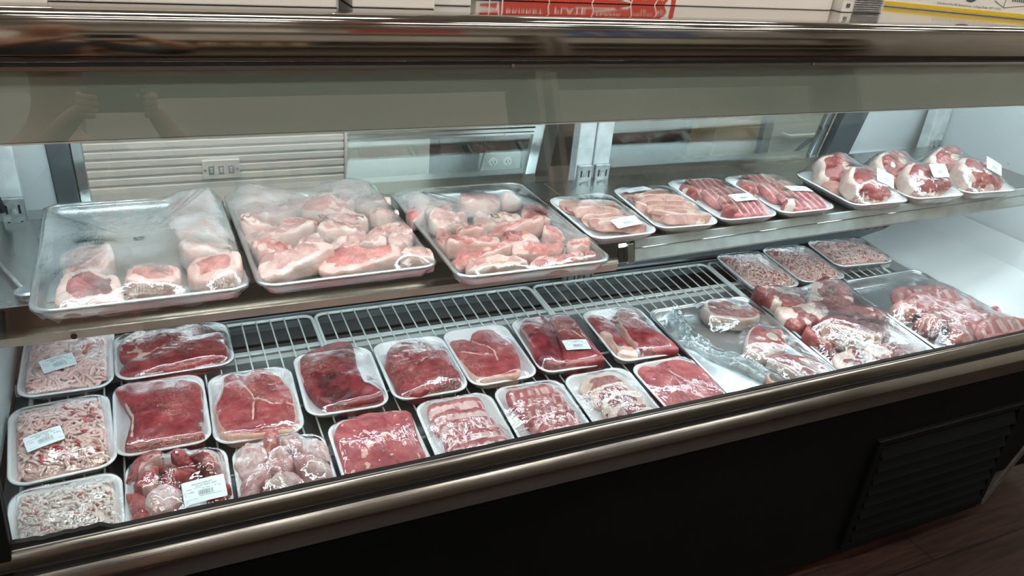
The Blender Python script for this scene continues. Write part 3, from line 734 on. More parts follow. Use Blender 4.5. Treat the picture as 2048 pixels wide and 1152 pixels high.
def strands(parent, w, d, z0, h, mat, n, ln, r, seed, out, swirl=0.0, red=.06, dome=.5):
    """ground fat or meat: a mound grown over with extruded strands (nobody could count them: one part)"""
    rs = np.random.RandomState(seed); V = []; F = []; C = []
    P = rrect(w, d, .03); nn = len(P); c0 = 0
    def mh(x, y): 
        s = np.maximum(np.abs(x)/(w/2), np.abs(y)/(d/2)); return z0 + h*(1-dome*np.clip(s, 0, 1)**2.2)*np.clip((1.02-s)*9, 0.0, 1)**.5 + .004*(vn(x*30+3, y*30, seed)-.5)
    for s in (0.02, .25, .5, .7, .85, .94, 1.0):
        for x, y in P*s: V.append((x, y, float(mh(x, y))-.003)); C.append((.4, .10, 0))
    for i in range(6):
        for k in range(nn): F.append((i*nn+k, (i+1)*nn+k, (i+1)*nn+(k+1) % nn, i*nn+(k+1) % nn))
    ns = 5
    for q in range(n):
        x, y = (rs.rand()-.5)*w*.97, (rs.rand()-.5)*d*.97
        a = rs.rand()*6.28 if not swirl else math.atan2(y, x)+1.57+rs.randn()*.5
        l = ln*(.5+rs.rand()); k = max(4, int(l/.0045)); dr = rs.randn()*.28; rad = r*(.8+.4*rs.rand()); lift = (.0+rs.rand()*.0045); pts = []
        for i in range(k):
            xx, yy = np.clip(x, -w/2+.004, w/2-.004), np.clip(y, -d/2+.004, d/2-.004)
            e = min(i, k-1-i)/max(1, (k-1)/2); pts.append((xx, yy, float(mh(xx, yy))+lift*(.3+.7*min(1, e*2))+.0015*math.sin(i*.9+q)))
            x += .0045*math.cos(a); y += .0045*math.sin(a); a += dr*.5+rs.randn()*.22
        mb = MB().tube(pts, rad, ns, rs=[rad*(.55 if i in (0, k-1) else 1) for i in range(k)])
        o = len(V); V += mb.V; F += [tuple(i+o for i in f) for f in mb.F]
        rd = 1.0 if rs.rand() < red else .15*rs.rand(); tone = rs.rand()
        C += [(tone, rd, 0)]*len(mb.V)
    V = np.array(V); out.append(V)
    o = obj('ground_meat', V, F, M[mat], parent, mask=np.array(C)); o['kind'] = 'stuff'; return o

class Surf:
    """height of a taut sheet stretched over what lies in a tray"""
    def __init__(s, meats, w, d, h, rc=.03, lift=.0013, N=58, it=260, sag=0.0):
        s.w, s.d, s.h, s.N = w, d, h, N; gx = np.linspace(-w/2, w/2, N); gy_ = np.linspace(-d/2, d/2, N); s.gx, s.gy = gx, gy_
        Mx = np.full((N, N), -1.0)
        for V in meats:
            i = np.clip(np.round((V[:, 0]+w/2)/w*(N-1)).astype(int), 0, N-1); j = np.clip(np.round((V[:, 1]+d/2)/d*(N-1)).astype(int), 0, N-1)
            np.maximum.at(Mx, (i, j), V[:, 2])
        D = Mx.copy()
        for a in (-1, 0, 1):
            for b in (-1, 0, 1): D = np.maximum(D, np.roll(np.roll(Mx, a, 0), b, 1))
        D = D + lift
        X, Y = np.meshgrid(gx, gy_, indexing='ij'); r = rc
        qx, qy = np.abs(X)-(w/2-r), np.abs(Y)-(d/2-r)
        sd = np.hypot(np.maximum(qx, 0), np.maximum(qy, 0)) + np.minimum(np.maximum(qx, qy), 0) - r
        fixed = sd > -.004
        lim = h + np.clip(-sd-.003, 0, 1)*1.6           # the sheet leaves the rim at no more than this slope
        D = np.minimum(D, lim)
        H = np.maximum(D, h); H[fixed] = h
        for _ in range(it):
            A = .25*(np.roll(H, 1, 0)+np.roll(H, -1, 0)+np.roll(H, 1, 1)+np.roll(H, -1, 1)); A[0] = A[-1] = h; A[:, 0] = A[:, -1] = h
            H = np.maximum(A-sag, D); H[fixed] = h
        s.H = H
    def at(s, x, y):
        fx = np.clip((np.asarray(x)+s.w/2)/s.w*(s.N-1), 0, s.N-1.001); fy = np.clip((np.asarray(y)+s.d/2)/s.d*(s.N-1), 0, s.N-1.001)
        i, j = fx.astype(int), fy.astype(int); a, b = fx-i, fy-j; H = s.H
        return H[i, j]*(1-a)*(1-b)+H[i+1, j]*a*(1-b)+H[i, j+1]*(1-a)*b+H[i+1, j+1]*a*b
def film(parent, S, w, d, h, mat, rc=.032, taper=.016, wr=.0006, seed=0, loose=0.0, name='plastic_wrap'):
    P = rrect(w-.002, d-.002, rc, 9, 16); n = len(P); rings = []; ss = np.linspace(.03, .985, 26)
    q = np.linspace(0, 2*math.pi, n, endpoint=False)
    for s in ss:
        A = P*s; z = S.at(A[:, 0], A[:, 1]) + wr*2*sst(.08, .4, s)*np.maximum(0, fbm(np.cos(q)*14+5, np.sin(q)*14+5, seed+s*1.2, 2)-.45)*sst(0, .5, s)
        rings.append(np.column_stack([A, z]))
    sk = lambda off, z, lz=0: np.column_stack([rrect(w+2*off, d+2*off, rc+.002, 9, 16)*(1+loose*.012*(fbm(np.cos(q)*16+3, np.sin(q)*16, seed+z*90, 2)-.4))[:, None], np.full(n, z)+loose*.006*(vn(np.cos(q)*20+8, np.sin(q)*20, seed)-.5)*lz])
    rings += [sk(.0006, h+.0006), sk(.0010, h-.003), sk(-taper*.45, h*.5, .5), sk(-taper*.95, .002, 1 if loose else 0)]
    V, F = loft(rings, False, False); c = len(V); V.append((0, 0, float(np.mean(rings[0][:, 2])))); F += [(c, k, (k+1) % n) for k in range(n)]
    return obj(name, V, F, M[mat], parent)

# ---------------------------------------------------------------- price labels
FONT_CACHE = {}
def text_mesh(s, size, width=None):
    k = (s, size, width)
    if k not in FONT_CACHE:
        cu = bpy.data.curves.new('text', 'FONT'); cu.body = s; cu.size = size; cu.align_x = 'CENTER'; cu.align_y = 'CENTER'; cu.resolution_u = 1
        o = bpy.data.objects.new('text', cu); COL.objects.link(o); bpy.context.view_layer.update()
        me = bpy.data.meshes.new_from_object(o.evaluated_get(bpy.context.evaluated_depsgraph_get()))
        V = np.array([v.co[:] for v in me.vertices]); F = [tuple(p.vertices) for p in me.polygons]
        bpy.data.objects.remove(o); bpy.data.meshes.remove(me); bpy.data.curves.remove(cu)
        if width: V[:, 0] *= width/(V[:, 0].max()-V[:, 0].min())
        FONT_CACHE[k] = (V, F)
    return FONT_CACHE[k]
def bars(mb, x0, x1, y0, y1, seed, z=0.0, n=26):
    rs = np.random.RandomState(seed); x = x0; st_ = (x1-x0)/(n*1.9)
    while x < x1:
        w = st_*rs.choice([.6, .6, 1.2, 1.7]); mb.add([(x, y0, z), (min(x+w, x1), y0, z), (min(x+w, x1), y1, z), (x, y1, z)], [(0, 1, 2, 3)]); x += w + st_*rs.choice([.6, 1.0, 1.5])
def price_label(parent, S, x, y, rz, second, price='', weight='', unit='', w=.060, h=.038, lift=.0012, extra_tilt=0.0, ry=0.0):
    e = .018; gx_ = (S.at(x+e, y)-S.at(x-e, y))/(2*e); gy_ = (S.at(x, y+e)-S.at(x, y-e))/(2*e)
    a = R(rz); lg = gx_*math.cos(a)+gy_*math.sin(a); lh = -gx_*math.sin(a)+gy_*math.cos(a)
    zs = [float(S.at(x+dx*math.cos(a)-dy*math.sin(a), y+dx*math.sin(a)+dy*math.cos(a)))-lg*dx-lh*dy for dx in (-w/2, -w/4, 0, w/4, w/2) for dy in (-h/2, 0, h/2)]
    z = max(zs)*.6 + np.mean(zs)*.4 + lift
    P = rrect(w, h, .0025, 4, 3); bend = lambda px, py: -.9*px*px
    V = [(px, py, bend(px, py)+.0002) for px, py in P]; n = len(P)
    R2 = [V]; R2.append([(px*.5, py*.5, bend(px*.5, py)+.0002) for px, py in P]); V, F = loft([R2[0], R2[1]], False, True)
    Vb, Fb = loft([[(p[0], p[1], p[2]-.0003) for p in R2[0]], R2[0]], False, False); o = len(V); V = V+Vb; F = F+[tuple(i+o for i in f) for f in Fb]
    rot = (math.atan(lh)+R(extra_tilt), -math.atan(lg)+R(ry), a)
    lab = obj('price_label', V, F, M['paper'], parent, smooth=False, loc=(x, y, z), rot=rot)
    b = MB()
    def t(s, size, px, py, wd=None):
        Vt, Ft = text_mesh(s, size, wd); b.add([(v[0]+px, v[1]+py, bend(v[0]+px, 0)+.00045) for v in Vt], Ft)
    t('ARZAN MARKET', .0042, -.002, .0135, .034); t(second, .0040, -.001, .0092, min(.026, .0026*len(second)))
    if price: t(price, .0046, .0215, .0035, .010)
    if weight: t(weight, .0034, -.0215, -.0005, .011)
    if unit: t(unit, .0034, .0035, .0030, .012)
    b.build('label_print', M['ink'], lab)
    b = MB()
    rs = np.random.RandomState(len(second)+int(x*1000)%50)
    bb = MB(); bars(bb, -.010, .014, -.0085, .0005, 4, 0); b.add([(v[0], v[1], bend(v[0], 0)+.00045) for v in bb.V], bb.F)
    for x0, x1, yy, hh in ((-.027, -.019, .0045, .0016), (-.016, -.006, .0055, .0012), (.013, .019, .0085, .0022), (-.009, .013, -.0112, .0014), (-.027, -.012, -.0145, .0009), (.014, .027, -.0115, .0009)):
        px = x0
        while px < x1:
            ww = .0007+.0012*rs.rand(); b.add([(px, yy, bend(px, 0)+.00045), (px+ww, yy, bend(px, 0)+.00045), (px+ww, yy+hh, bend(px, 0)+.00045), (px, yy+hh, bend(px, 0)+.00045)], [(0, 1, 2, 3)]); px += ww+.0006
    b.build('barcode_print', M['ink_soft'], lab)
    return lab

# ---------------------------------------------------------------- where each package stands
TR = {
    'fat_a': ('d', -0.2, 1.575, -1, 0.168, 0.212),
    'fat_b': ('d', -0.204, 1.34, 4, 0.168, 0.212),
    'fat_c': ('d', -0.19, 1.116, 1.5, 0.168, 0.212),
    'beef_back': ('d', -0.002, 1.563, 1, 0.23, 0.165),
    'slab5': ('d', -0.038, 1.361, 0, 0.166, 0.212),
    'round6': ('d', 0.131, 1.343, -2, 0.166, 0.212),
    'soup7': ('d', -0.022, 1.134, -1.5, 0.168, 0.212),
    'bone8': ('d', 0.153, 1.12, -1, 0.168, 0.212),
    'd9': ('d', 0.307, 1.373, -2, 0.168, 0.21),
    'd10': ('d', 0.481, 1.374, -1, 0.166, 0.208),
    'd11': ('d', 0.647, 1.378, 0, 0.162, 0.212),
    'd12': ('d', 0.819, 1.38, -3, 0.162, 0.216),
    'd13': ('d', 1.014, 1.372, -2, 0.166, 0.216),
    'd14': ('d', 0.33, 1.137, -0.5, 0.168, 0.212),
    'ribs15': ('d', 0.508, 1.149, -2, 0.166, 0.212),
    'ribs16': ('d', 0.678, 1.15, -2, 0.16, 0.212),
    'chop17': ('d', 0.848, 1.148, -1, 0.164, 0.212),
    'slab18': ('d', 1.024, 1.146, 1, 0.164, 0.212),
    'min19': ('d', 1.568, 1.559, -1, 0.168, 0.208),
    'min20': ('d', 1.746, 1.563, -2, 0.172, 0.208),
    'min21': ('d', 1.962, 1.59, -4, 0.226, 0.166),
    'P4': ('d', 1.277, 1.228, 0, 0.33, 0.445),
    'P5': ('d', 1.612, 1.226, -1, 0.33, 0.445),
    'P6': ('d', 1.948, 1.228, 1, 0.33, 0.445),
    'P1': ('s', -0.036, 1.468, 0.5, 0.33, 0.455),
    'P2': ('s', 0.302, 1.47, 1, 0.33, 0.455),
    'P3': ('s', 0.65, 1.412, 0, 0.33, 0.455),
    's1': ('s', 0.912, 1.408, -1, 0.166, 0.243),
    's2': ('s', 1.088, 1.418, -5, 0.164, 0.25),
    's3': ('s', 1.258, 1.426, -3, 0.166, 0.262),
    's4': ('s', 1.432, 1.42, -2, 0.17, 0.255),
    'L1': ('s', 1.664, 1.405, -4, 0.186, 0.245),
    'L2': ('s', 1.862, 1.398, -5, 0.186, 0.245),
    'L3': ('s', 2.056, 1.388, -6, 0.186, 0.245),
}
OUTLINES = {
'd9': [[(-73,100),(-38,125),(10,138),(46,127),(50,82),(44,26),(47,-41),(74,-82),(68,-98),(44,-103),(-2,-103),(-33,-90),(-57,-62),(-73,-19),(-79,42)]],
'd10': [[(-67,41),(-42,99),(-7,117),(12,96),(48,91),(54,48),(73,30),(69,-28),(73,-73),(48,-91),(7,-98),(-33,-106),(-59,-93),(-69,-61),(-68,-19),(-75,14)]],
'd11': [[(-65,84),(-33,83),(-21,71),(4,111),(23,114),(50,92),(63,48),(66,4),(55,-55),(28,-106),(-6,-103),(-43,-102),(-66,-89),(-76,-52),(-76,13)]],
'd12': [[(-60,82),(-19,116),(9,115),(22,81),(11,23),(-1,-25),(-20,-99),(-58,-97),(-79,-76),(-76,-16),(-70,39)],[(22,97),(71,95),(80,62),(80,2),(81,-90),(68,-108),(2,-107),(-23,-95),(-1,-25),(14,30)]],
'd13': [[(-65,96),(-27,95),(-16,69),(5,72),(-19,23),(-31,-51),(-23,-95),(-67,-94),(-72,-60),(-62,-19),(-75,3),(-73,47)],[(11,88),(39,106),(60,98),(65,45),(68,-9),(86,-70),(82,-106),(34,-108),(-6,-93),(-18,-72),(-19,-28),(-9,34)]],
'd14': [[(-77,73),(-58,98),(-13,112),(35,110),(83,102),(86,74),(83,32),(82,-27),(74,-73),(20,-84),(-37,-85),(-78,-72),(-82,-8),(-81,39)]],
'beef_back': [[(-90,57),(-54,87),(12,97),(59,90),(97,46),(102,8),(67,-4),(-25,-21),(-99,-13),(-107,18),(-99,42)],[(-109,-39),(-86,-17),(-25,-13),(46,11),(99,18),(106,-15),(99,-65),(59,-78),(-30,-81),(-89,-72),(-111,-57)]],
'slab5': [[(-81,91),(-52,106),(7,101),(66,85),(82,50),(73,-27),(66,-73),(70,-100),(34,-103),(-24,-101),(-65,-98),(-62,-61),(-55,-11),(-66,47)]],
'round6': [[(-54,95),(-35,110),(-10,92),(15,111),(34,110),(61,68),(78,25),(78,-34),(68,-101),(28,-108),(-33,-105),(-59,-102),(-75,-65),(-79,-3),(-63,36)]],
'slab18': [[(-68,95),(-47,107),(-23,94),(8,103),(51,97),(79,71),(86,28),(75,-47),(64,-75),(22,-78),(-33,-77),(-74,-69),(-78,-7),(-74,46)]],
'soup7': [[(-83,64),(-71,94),(-56,111),(-29,111),(-21,101),(-30,84),(-50,72),(-78,47)],[(-30,74),(3,63),(33,46),(31,39),(2,49),(-30,59)],[(-59,61),(-46,71),(-30,78),(-32,45),(-32,23),(-41,5),(-56,10),(-69,17),(-64,37)],[(-29,44),(-20,51),(2,44),(20,39),(20,27),(1,23),(-14,24),(-25,31)],[(15,86),(33,94),(53,87),(67,61),(71,38),(62,20),(46,21),(35,48),(26,69)],[(44,16),(64,20),(78,2),(82,-23),(64,-26),(48,-13)],[(-48,-12),(-32,6),(-16,12),(2,3),(9,-12),(-7,-39),(-23,-50),(-50,-33)],[(-80,13),(-59,11),(-47,-9),(-54,-26),(-72,-25),(-78,-3)],[(45,-12),(60,-23),(76,-46),(62,-59),(40,-53)],[(-76,-44),(-72,-30),(-54,-26),(-42,-38),(-44,-56),(-65,-56)],[(-9,89),(4,94),(14,88),(33,58),(30,46),(-2,66)]],
'bone8': [[(-81,68),(-63,98),(-41,99),(-26,86),(-22,68),(-36,47),(-53,27),(-74,26),(-81,46)],[(-31,42),(-14,64),(2,61),(17,44),(16,25),(4,12),(-14,19),(-27,30)],[(4,93),(16,97),(32,91),(40,69),(34,50),(20,52),(7,69)],[(34,54),(44,58),(54,46),(49,36),(36,40)],[(49,63),(63,69),(78,59),(83,34),(79,11),(66,11),(54,33)],[(17,31),(33,37),(51,21),(75,-6),(74,-20),(50,-17),(29,0)],[(-88,-27),(-72,15),(-55,24),(-33,32),(-25,9),(-42,-11),(-57,-23),(-81,-31)],[(-42,-11),(-18,7),(7,10),(26,-3),(26,-17),(-5,-26),(-35,-28)],[(-26,101),(-10,108),(1,107),(1,86),(-12,66),(-23,73)]],
'P4': [[(-15,185),(25,220),(68,225),(100,202),(105,164),(140,170),(140,133),(111,104),(67,98),(18,114),(-19,140)],[(0,25),(46,65),(81,74),(102,52),(138,49),(121,7),(94,-25),(54,-34),(9,-38),(-17,-9)],[(14,-48),(73,-39),(114,-56),(144,-76),(150,-120),(92,-157),(41,-138),(19,-85)],[(-18,-84),(5,-81),(13,-119),(-6,-131),(-27,-114)]],
'P5': [[(-161,210),(-135,226),(-49,224),(34,218),(4,174),(-65,120),(-125,124),(-154,140),(-165,179)],[(25,203),(92,215),(129,187),(134,152),(121,122),(92,96),(45,101),(-3,133),(-8,161)],[(-162,122),(-108,120),(-57,129),(-5,123),(-9,82),(-61,44),(-125,35),(-158,28),(-170,69)],[(-4,91),(48,100),(118,80),(153,46),(134,19),(65,25),(1,50)],[(-96,28),(-57,48),(-3,45),(72,13),(116,-16),(65,-62),(-19,-79),(-68,-40),(-89,-25),(-118,-5)],[(-169,3),(-129,26),(-115,-1),(-96,-33),(-127,-88),(-141,-67),(-162,-31)],[(-53,-88),(17,-78),(75,-74),(165,-109),(151,-138),(-13,-159),(-86,-157)],[(-158,-93),(-120,-81),(-75,-83),(-83,-120),(-124,-152),(-167,-145)]],
'P1': [[(-128,-212),(-123,-152),(-106,-124),(-77,-121),(-39,-138),(-29,-184),(-33,-214),(-81,-213)],[(-20,-126),(14,-107),(57,-117),(59,-161),(48,-198),(12,-202),(-27,-191)],[(69,-128),(93,-105),(153,-128),(160,-166),(143,-204),(93,-197),(70,-170)],[(-129,-55),(-125,-12),(-83,-15),(-46,-39),(-41,-78),(-55,-117),(-95,-109),(-119,-107)],[(63,-35),(95,-11),(149,-40),(150,-104),(111,-102),(70,-99)],[(65,48),(96,67),(146,42),(151,-24),(96,2),(64,-11)],[(50,152),(79,195),(141,182),(146,102),(144,56),(97,76),(58,85)]],
'P2': [[(-157,-168),(-139,-120),(-81,-120),(-49,-118),(-14,-140),(-49,-164),(-93,-176),(-123,-187),(-153,-183)],[(-48,-159),(-23,-125),(18,-109),(63,-148),(110,-144),(103,-179),(28,-194),(-35,-192)],[(101,-184),(123,-152),(154,-150),(167,-180),(154,-208),(103,-199)],[(-151,-66),(-139,-43),(-90,-58),(-76,-85),(-87,-108),(-125,-109),(-147,-108)],[(-72,-86),(-55,-53),(-26,-54),(-19,-89),(-41,-110),(-61,-105)],[(-10,-81),(7,-57),(62,-71),(94,-107),(82,-131),(31,-102),(-7,-103)],[(101,-98),(148,-63),(153,-99),(138,-129),(103,-137)],[(-163,-9),(-155,17),(-99,15),(-24,-15),(-65,-39),(-139,-32)],[(-21,-39),(8,7),(59,1),(79,-28),(55,-58),(-1,-50)],[(78,-40),(113,-19),(153,-9),(149,-51),(95,-79)],[(-156,40),(-143,67),(-92,55),(-87,30),(-142,19)],[(-84,23),(-44,62),(-10,51),(-7,22),(-29,4),(-74,6)],[(8,25),(25,58),(66,49),(91,5),(37,9)],[(-160,108),(-124,131),(-66,121),(-38,95),(-67,67),(-134,71)],[(-25,89),(37,108),(99,61),(72,51),(3,64)],[(105,46),(155,61),(162,20),(113,6)],[(-161,162),(-116,186),(-48,164),(-64,131),(-135,137)],[(-48,140),(24,159),(83,142),(86,104),(-10,112)],[(97,136),(155,166),(164,107),(157,67),(104,79)],[(-137,201),(-75,216),(5,206),(-7,173),(-93,181)],[(7,184),(61,208),(126,202),(143,169),(86,152),(25,162)]],
'P3': [[(-137,-187),(-116,-157),(-69,-147),(-36,-171),(-9,-188),(-18,-207),(-66,-208),(-124,-206)],[(-9,-204),(9,-182),(73,-176),(119,-182),(92,-208),(40,-216)],[(119,-187),(141,-170),(137,-197),(115,-208)],[(-141,-124),(-121,-108),(-75,-113),(-25,-114),(-23,-137),(-49,-147),(-101,-155),(-141,-161)],[(-23,-148),(-7,-113),(41,-109),(96,-120),(98,-137),(66,-164),(13,-167),(-20,-159)],[(103,-138),(127,-103),(159,-104),(153,-145),(134,-169),(103,-167)],[(-145,-96),(-128,-61),(-77,-56),(-23,-62),(-30,-96),(-73,-108),(-130,-106)],[(-23,-86),(6,-54),(50,-61),(66,-89),(33,-99),(-6,-104)],[(74,-85),(98,-47),(130,-54),(125,-90),(90,-106)],[(-149,-51),(-123,2),(-101,-21),(-109,-49),(-142,-86)],[(-98,-27),(-79,5),(-53,5),(-28,-25),(-49,-51),(-93,-46)],[(-24,-26),(3,-7),(96,-22),(80,-56),(28,-53),(-22,-48)],[(-137,18),(-114,63),(-85,57),(-47,62),(-46,29),(-74,16),(-109,5)],[(-36,27),(-12,74),(23,60),(63,18),(54,-6),(8,-8),(-24,-1)],[(73,16),(116,97),(128,73),(143,28),(122,-21),(90,-7)],[(-164,100),(-144,129),(-124,111),(-140,56),(-167,43)],[(-123,91),(-87,111),(-64,85),(-83,63),(-117,64)],[(-45,95),(-12,166),(33,187),(76,171),(55,95),(3,78)],[(63,100),(90,161),(127,173),(129,138),(102,99)],[(-146,164),(-105,192),(-64,176),(-43,129),(-77,115),(-127,126)]],
}

GROUPS = {}
def package(key, label, cat='meat tray', name='meat_tray', flute=0.0, h=None, rc=.032):
    pl, cx, cy, rot, w, d = TR[key]
    if pl == 'd': loc = (cx, cy, dz(cy)); rr = (R(4), 0, R(rot)); hh = h or .028
    else: loc = (cx, cy, .8555+.021*max(0, cx-.905)); rr = (0, -.021 if cx > .9 else 0, R(rot)); hh = h or .025
    t = thing(name, label, cat, loc, rr, 'foam trays of wrapped meat')
    foam_tray(t, w, d, hh, flute, rc)
    return t, w, d, hh
def wrap(t, w, d, h, vs, mat='film', seed=0, **k):
    S = Surf(vs, w, d, h); film(t, S, w, d, h, mat, seed=seed, **k); return S

# --- big steaks and slabs
def steak(key, label, mat, ts, film_mat='film', lab=None, part='steak', parms=None):
    t, w, d, h = package(key, label); vs = []
    for i, o in enumerate(OUTLINES[key]):
        kw = dict(z0=.0062, t=ts, dome=.22, shrink=.97, out=vs)
        if parms: kw.update(parms[min(i, len(parms)-1)])
        slab(part, mm(o), t, kw.pop('mat', mat), **kw)
    S = wrap(t, w, d, h, vs, film_mat, seed=len(key)+ts*100)
    if lab: price_label(t, S, *lab[:3], *lab[3:])
    return t
steak('beef_back', 'foam tray of two long dark red beef cuts, back row, beside the coarse ground fat', 'beef_dark', .032, 'film', None, 'beef_cut',
      [dict(mat='beef', t=.034, patch=(.62, 60), dome=.3, bmp=.004), dict(mat='beef', t=.040, dome=.32, bmp=.003, seams=[mm([(-90, -20), (-20, -12), (60, 5)])])])
steak('slab5', 'foam tray with one large square red beef slab, right of the middle ground fat tray', 'beef', .033, 'film_b', None, 'beef_slab', [dict(dome=.16, bmp=.0028, seams=[mm([(-60, 40), (-48, -10), (-52, -70)])])])
steak('round6', 'foam tray with a round bright red steak, ragged top and white shine', 'beef_bright', .033, 'film', None, 'steak',
      [dict(rim=.055, dome=.2, seams=[mm([(-30, 108), (-20, 60), (0, 10)]), mm([(0, 10), (30, -20), (70, -28)]), mm([(0, 10), (-10, -60)])], bmp=.003)])
steak('d9', 'foam tray with a dark red pointed steak, tray leftmost below the bare wire rack', 'beef_dark', .034, 'film_b', None, 'steak', [dict(dark=.60, rim=.05, rim_arc=(5.4, 6.8), bmp=.003)])
steak('d10', 'foam tray with a dark folded red steak between the pointed steak and the notched steak', 'beef', .034, 'film', None, 'steak',
      [dict(seams=[mm([(15, 92), (35, 55), (40, 30)]), mm([(-40, 15), (-5, 0), (20, 12)])], bmp=.0035, dome=.28)])
steak('d11', 'foam tray with a bright red heart-shaped steak notched at its top', 'beef_bright', .026, 'film_b', None, 'steak',
      [dict(rim=.07, rim_arc=(3.4, 5.4), seams=[mm([(-21, 71), (2, 30), (12, 0), (4, -40)]), mm([(-55, 30), (-25, 0), (0, -10)])])])
steak('d12', 'foam tray with two dark liver-red cuts and a price label near its front', 'beef_dark', .036, 'film_b', (.030, -.045, -6, 'BEEF', '5.40', '0.98'), 'beef_cut', [dict(dome=.3, mat='beef_dark', t=.040), dict(mat='beef', dome=.2, seams=[mm([(20, 30), (50, 25), (62, -10)])])])
steak('d13', 'foam tray of two long red cuts edged with cream fat, beside the half open pan', 'beef', .034, 'film', None, 'beef_cut',
      [dict(rim=.34, rim_arc=(2.2, 5.2), dome=.3, t=.030, patch=(.64, 50)), dict(dome=.25, t=.036, rim=.10, rim_arc=(4.4, 6.0))])
steak('d14', 'foam tray with a wide square red beef slab at the sill, left of ribs', 'beef_bright', .030, 'film_b', None, 'beef_slab', [dict(dome=.14, patch=(.70, 60), bmp=.0022)])
steak('slab18', 'foam tray with a split red slab at the front sill beside the half open pan', 'beef_bright', .030, 'film_b', (.022, -.078, -3, 'BEEF', '', ''), 'beef_slab', [dict(rim=.06, rim_arc=(2.4, 4.6), seams=[mm([(0, 60), (10, 20), (35, -20)])], dome=.2)])

# --- ground fat and ground meat
def ground(key, label, mat, n, ln, r, seed, film_mat, swirl=0.0, red=.06, lab=None, hh=.022, dome=.5):
    t, w, d, h = package(key, label, name='ground_meat_tray'); vs = []
    strands(t, w-.026, d-.026, .008, hh+.012, mat, n, ln, r, seed, vs, swirl, red, dome)
    S = wrap(t, w, d, h, vs, film_mat, seed=seed)
    if lab: price_label(t, S, *lab)
ground('fat_a', 'foam tray of long pale pink fat strands, rear left corner of the case', 'strand', 250, .055, .0034, 11, 'film', .6, .02, (-.012, -.038, 17, 'BEEF FAT', '5.59', '1.87lb', '2.99'))
ground('fat_b', 'foam tray of short ground fat strands, middle of the left column, with price label', 'strand', 520, .026, .0027, 12, 'film', 0, .07, (-.025, -.022, 10, 'BEEF FAT', '5.82', '1.95lb', '2.99'))
ground('fat_c', 'foam tray of fine whitish ground fat at the front left corner', 'strand_white', 760, .016, .0021, 13, 'film_c', 0, .05)
ground('min19', 'foam tray of fine ground meat, leftmost of three trays under the right shelf', 'strand_pink', 700, .012, .0019, 14, 'film', 0, .10)
ground('min20', 'foam tray of fine ground meat, middle of three trays under the right shelf', 'strand_pink', 700, .014, .0019, 15, 'film', 0, .16)
ground('min21', 'wide foam tray of swirled ground meat strands near the right end wall', 'strand_pink', 420, .050, .0022, 16, 'film_b', 1.0, .06)

# --- soup bones and knuckles
t, w, d, h = package('soup7', 'foam tray of red soup meat pieces on bone with price label, front row', name='soup_meat_tray'); vs = []
sp_ = [('bone_beef', dict(rim=.3, rim_arc=(3.4, 5.0), t=.036)), ('bone_beef', dict(t=.030, dark=.5)), ('bone_beef', dict(t=.045, rim=.22, rim_arc=(2.3, 4.2))), ('bone_beef', dict(t=.040, rim=.35, rim_arc=(.6, 2.6))), ('bone_beef', dict(t=.044, rim=.5, rim_arc=(1.0, 3.0), dark=.5)), ('bone_beef', dict(t=.036, dark=.5, patch=(.62, 70))), ('knuckle', dict(t=.046)), ('bone_beef', dict(t=.036)), ('beef_bright', dict(t=.032, rim=.10)), ('bone_beef', dict(t=.034)), ('beef', dict(t=.038))]
for (m_, kw), o in zip(sp_, OUTLINES['soup7']): slab('meat_piece', mm(o), t, m_, dome=.22, shrink=1.0, bmp=.0065, nth=60, rings=12, rough=2.0, tilt=.4, out=vs, **kw)
for i, (x, y) in enumerate(((-.05, -.085), (0, -.09), (.055, -.085))): slab('meat_piece', [(x+a, y+b) for a, b in ell(.026, .014, 8, 2, i)], t, 'bone_beef', t=.03, dome=.4, nth=40, rings=8, out=vs)
S = wrap(t, w, d, h, vs, 'film', seed=21); price_label(t, S, .040, -.020, 3, 'SOUP MEAT', '7.12', '2.38lb', '2.99', w=.068, h=.044)
t, w, d, h = package('bone8', 'foam tray of pale knuckle bones and tendon, front row, beside the soup meat', name='bone_tray'); vs = []
for i, o in enumerate(OUTLINES['bone8']):
    m_ = 'neck' if i == 8 else 'knuckle'
    slab('bone_piece', mm(o), t, m_, t=.036+.006*(i % 3), dome=.34, shrink=1.0, bmp=.0075, nth=60, rings=12, rough=2.0, tilt=.3, patch=(.5, 40), dark=.66, out=vs, seed=i*7.7)
for i, (x, y) in enumerate(((-.055, -.055), (0, -.06), (.05, -.05), (-.03, -.088), (.035, -.088))): slab('bone_piece', [(x+a, y+b) for a, b in ell(.028, .020, 8, 2, i)], t, 'knuckle', t=.038, dome=.5, nth=40, rings=8, out=vs)
wrap(t, w, d, h, vs, 'film', seed=22)

# --- rib trays
def ribs(key, label, mat, n, ln, wd, th, seed, film_mat='film', bones=5, x0=0.0, part='rib_strip', pale=.0, y0=None, y1=None, tilt=14, extra=None, lab=None, z=.016, bow=0.0, flute=0.0, rise=.0):
    t, w, d, h = package(key, label, flute=flute); vs = []; rs = np.random.RandomState(seed)
    y0 = -d/2+.040 if y0 is None else y0; y1 = d/2-.042 if y1 is None else y1
    for i in range(n):
        f = i/(n-1); y = y1+(y0-y1)*f; zz = z+.004+rise*f
        strip(part, t, mat, ln*(.92+.1*rs.rand()), wd, th, XF(x0+.006*(rs.rand()-.5)+.012*(f-.5), y, zz, tilt, 0, 2*(rs.rand()-.5)*4), bones, bow, i, vs, pale, twist=.003*(rs.rand()-.5), edge_red=.9, con=.8)
    if extra: extra(t, vs)
    S = wrap(t, w, d, h, vs, film_mat, seed=seed)
    if lab: price_label(t, S, *lab)
    return t
ribs('ribs15', 'foam tray of pale pink rib strips at the sill, left of the redder ribs', 'rib', 5, .128, .060, .022, 31, 'film', 8, .002, pale=.7, tilt=16, rise=.004)
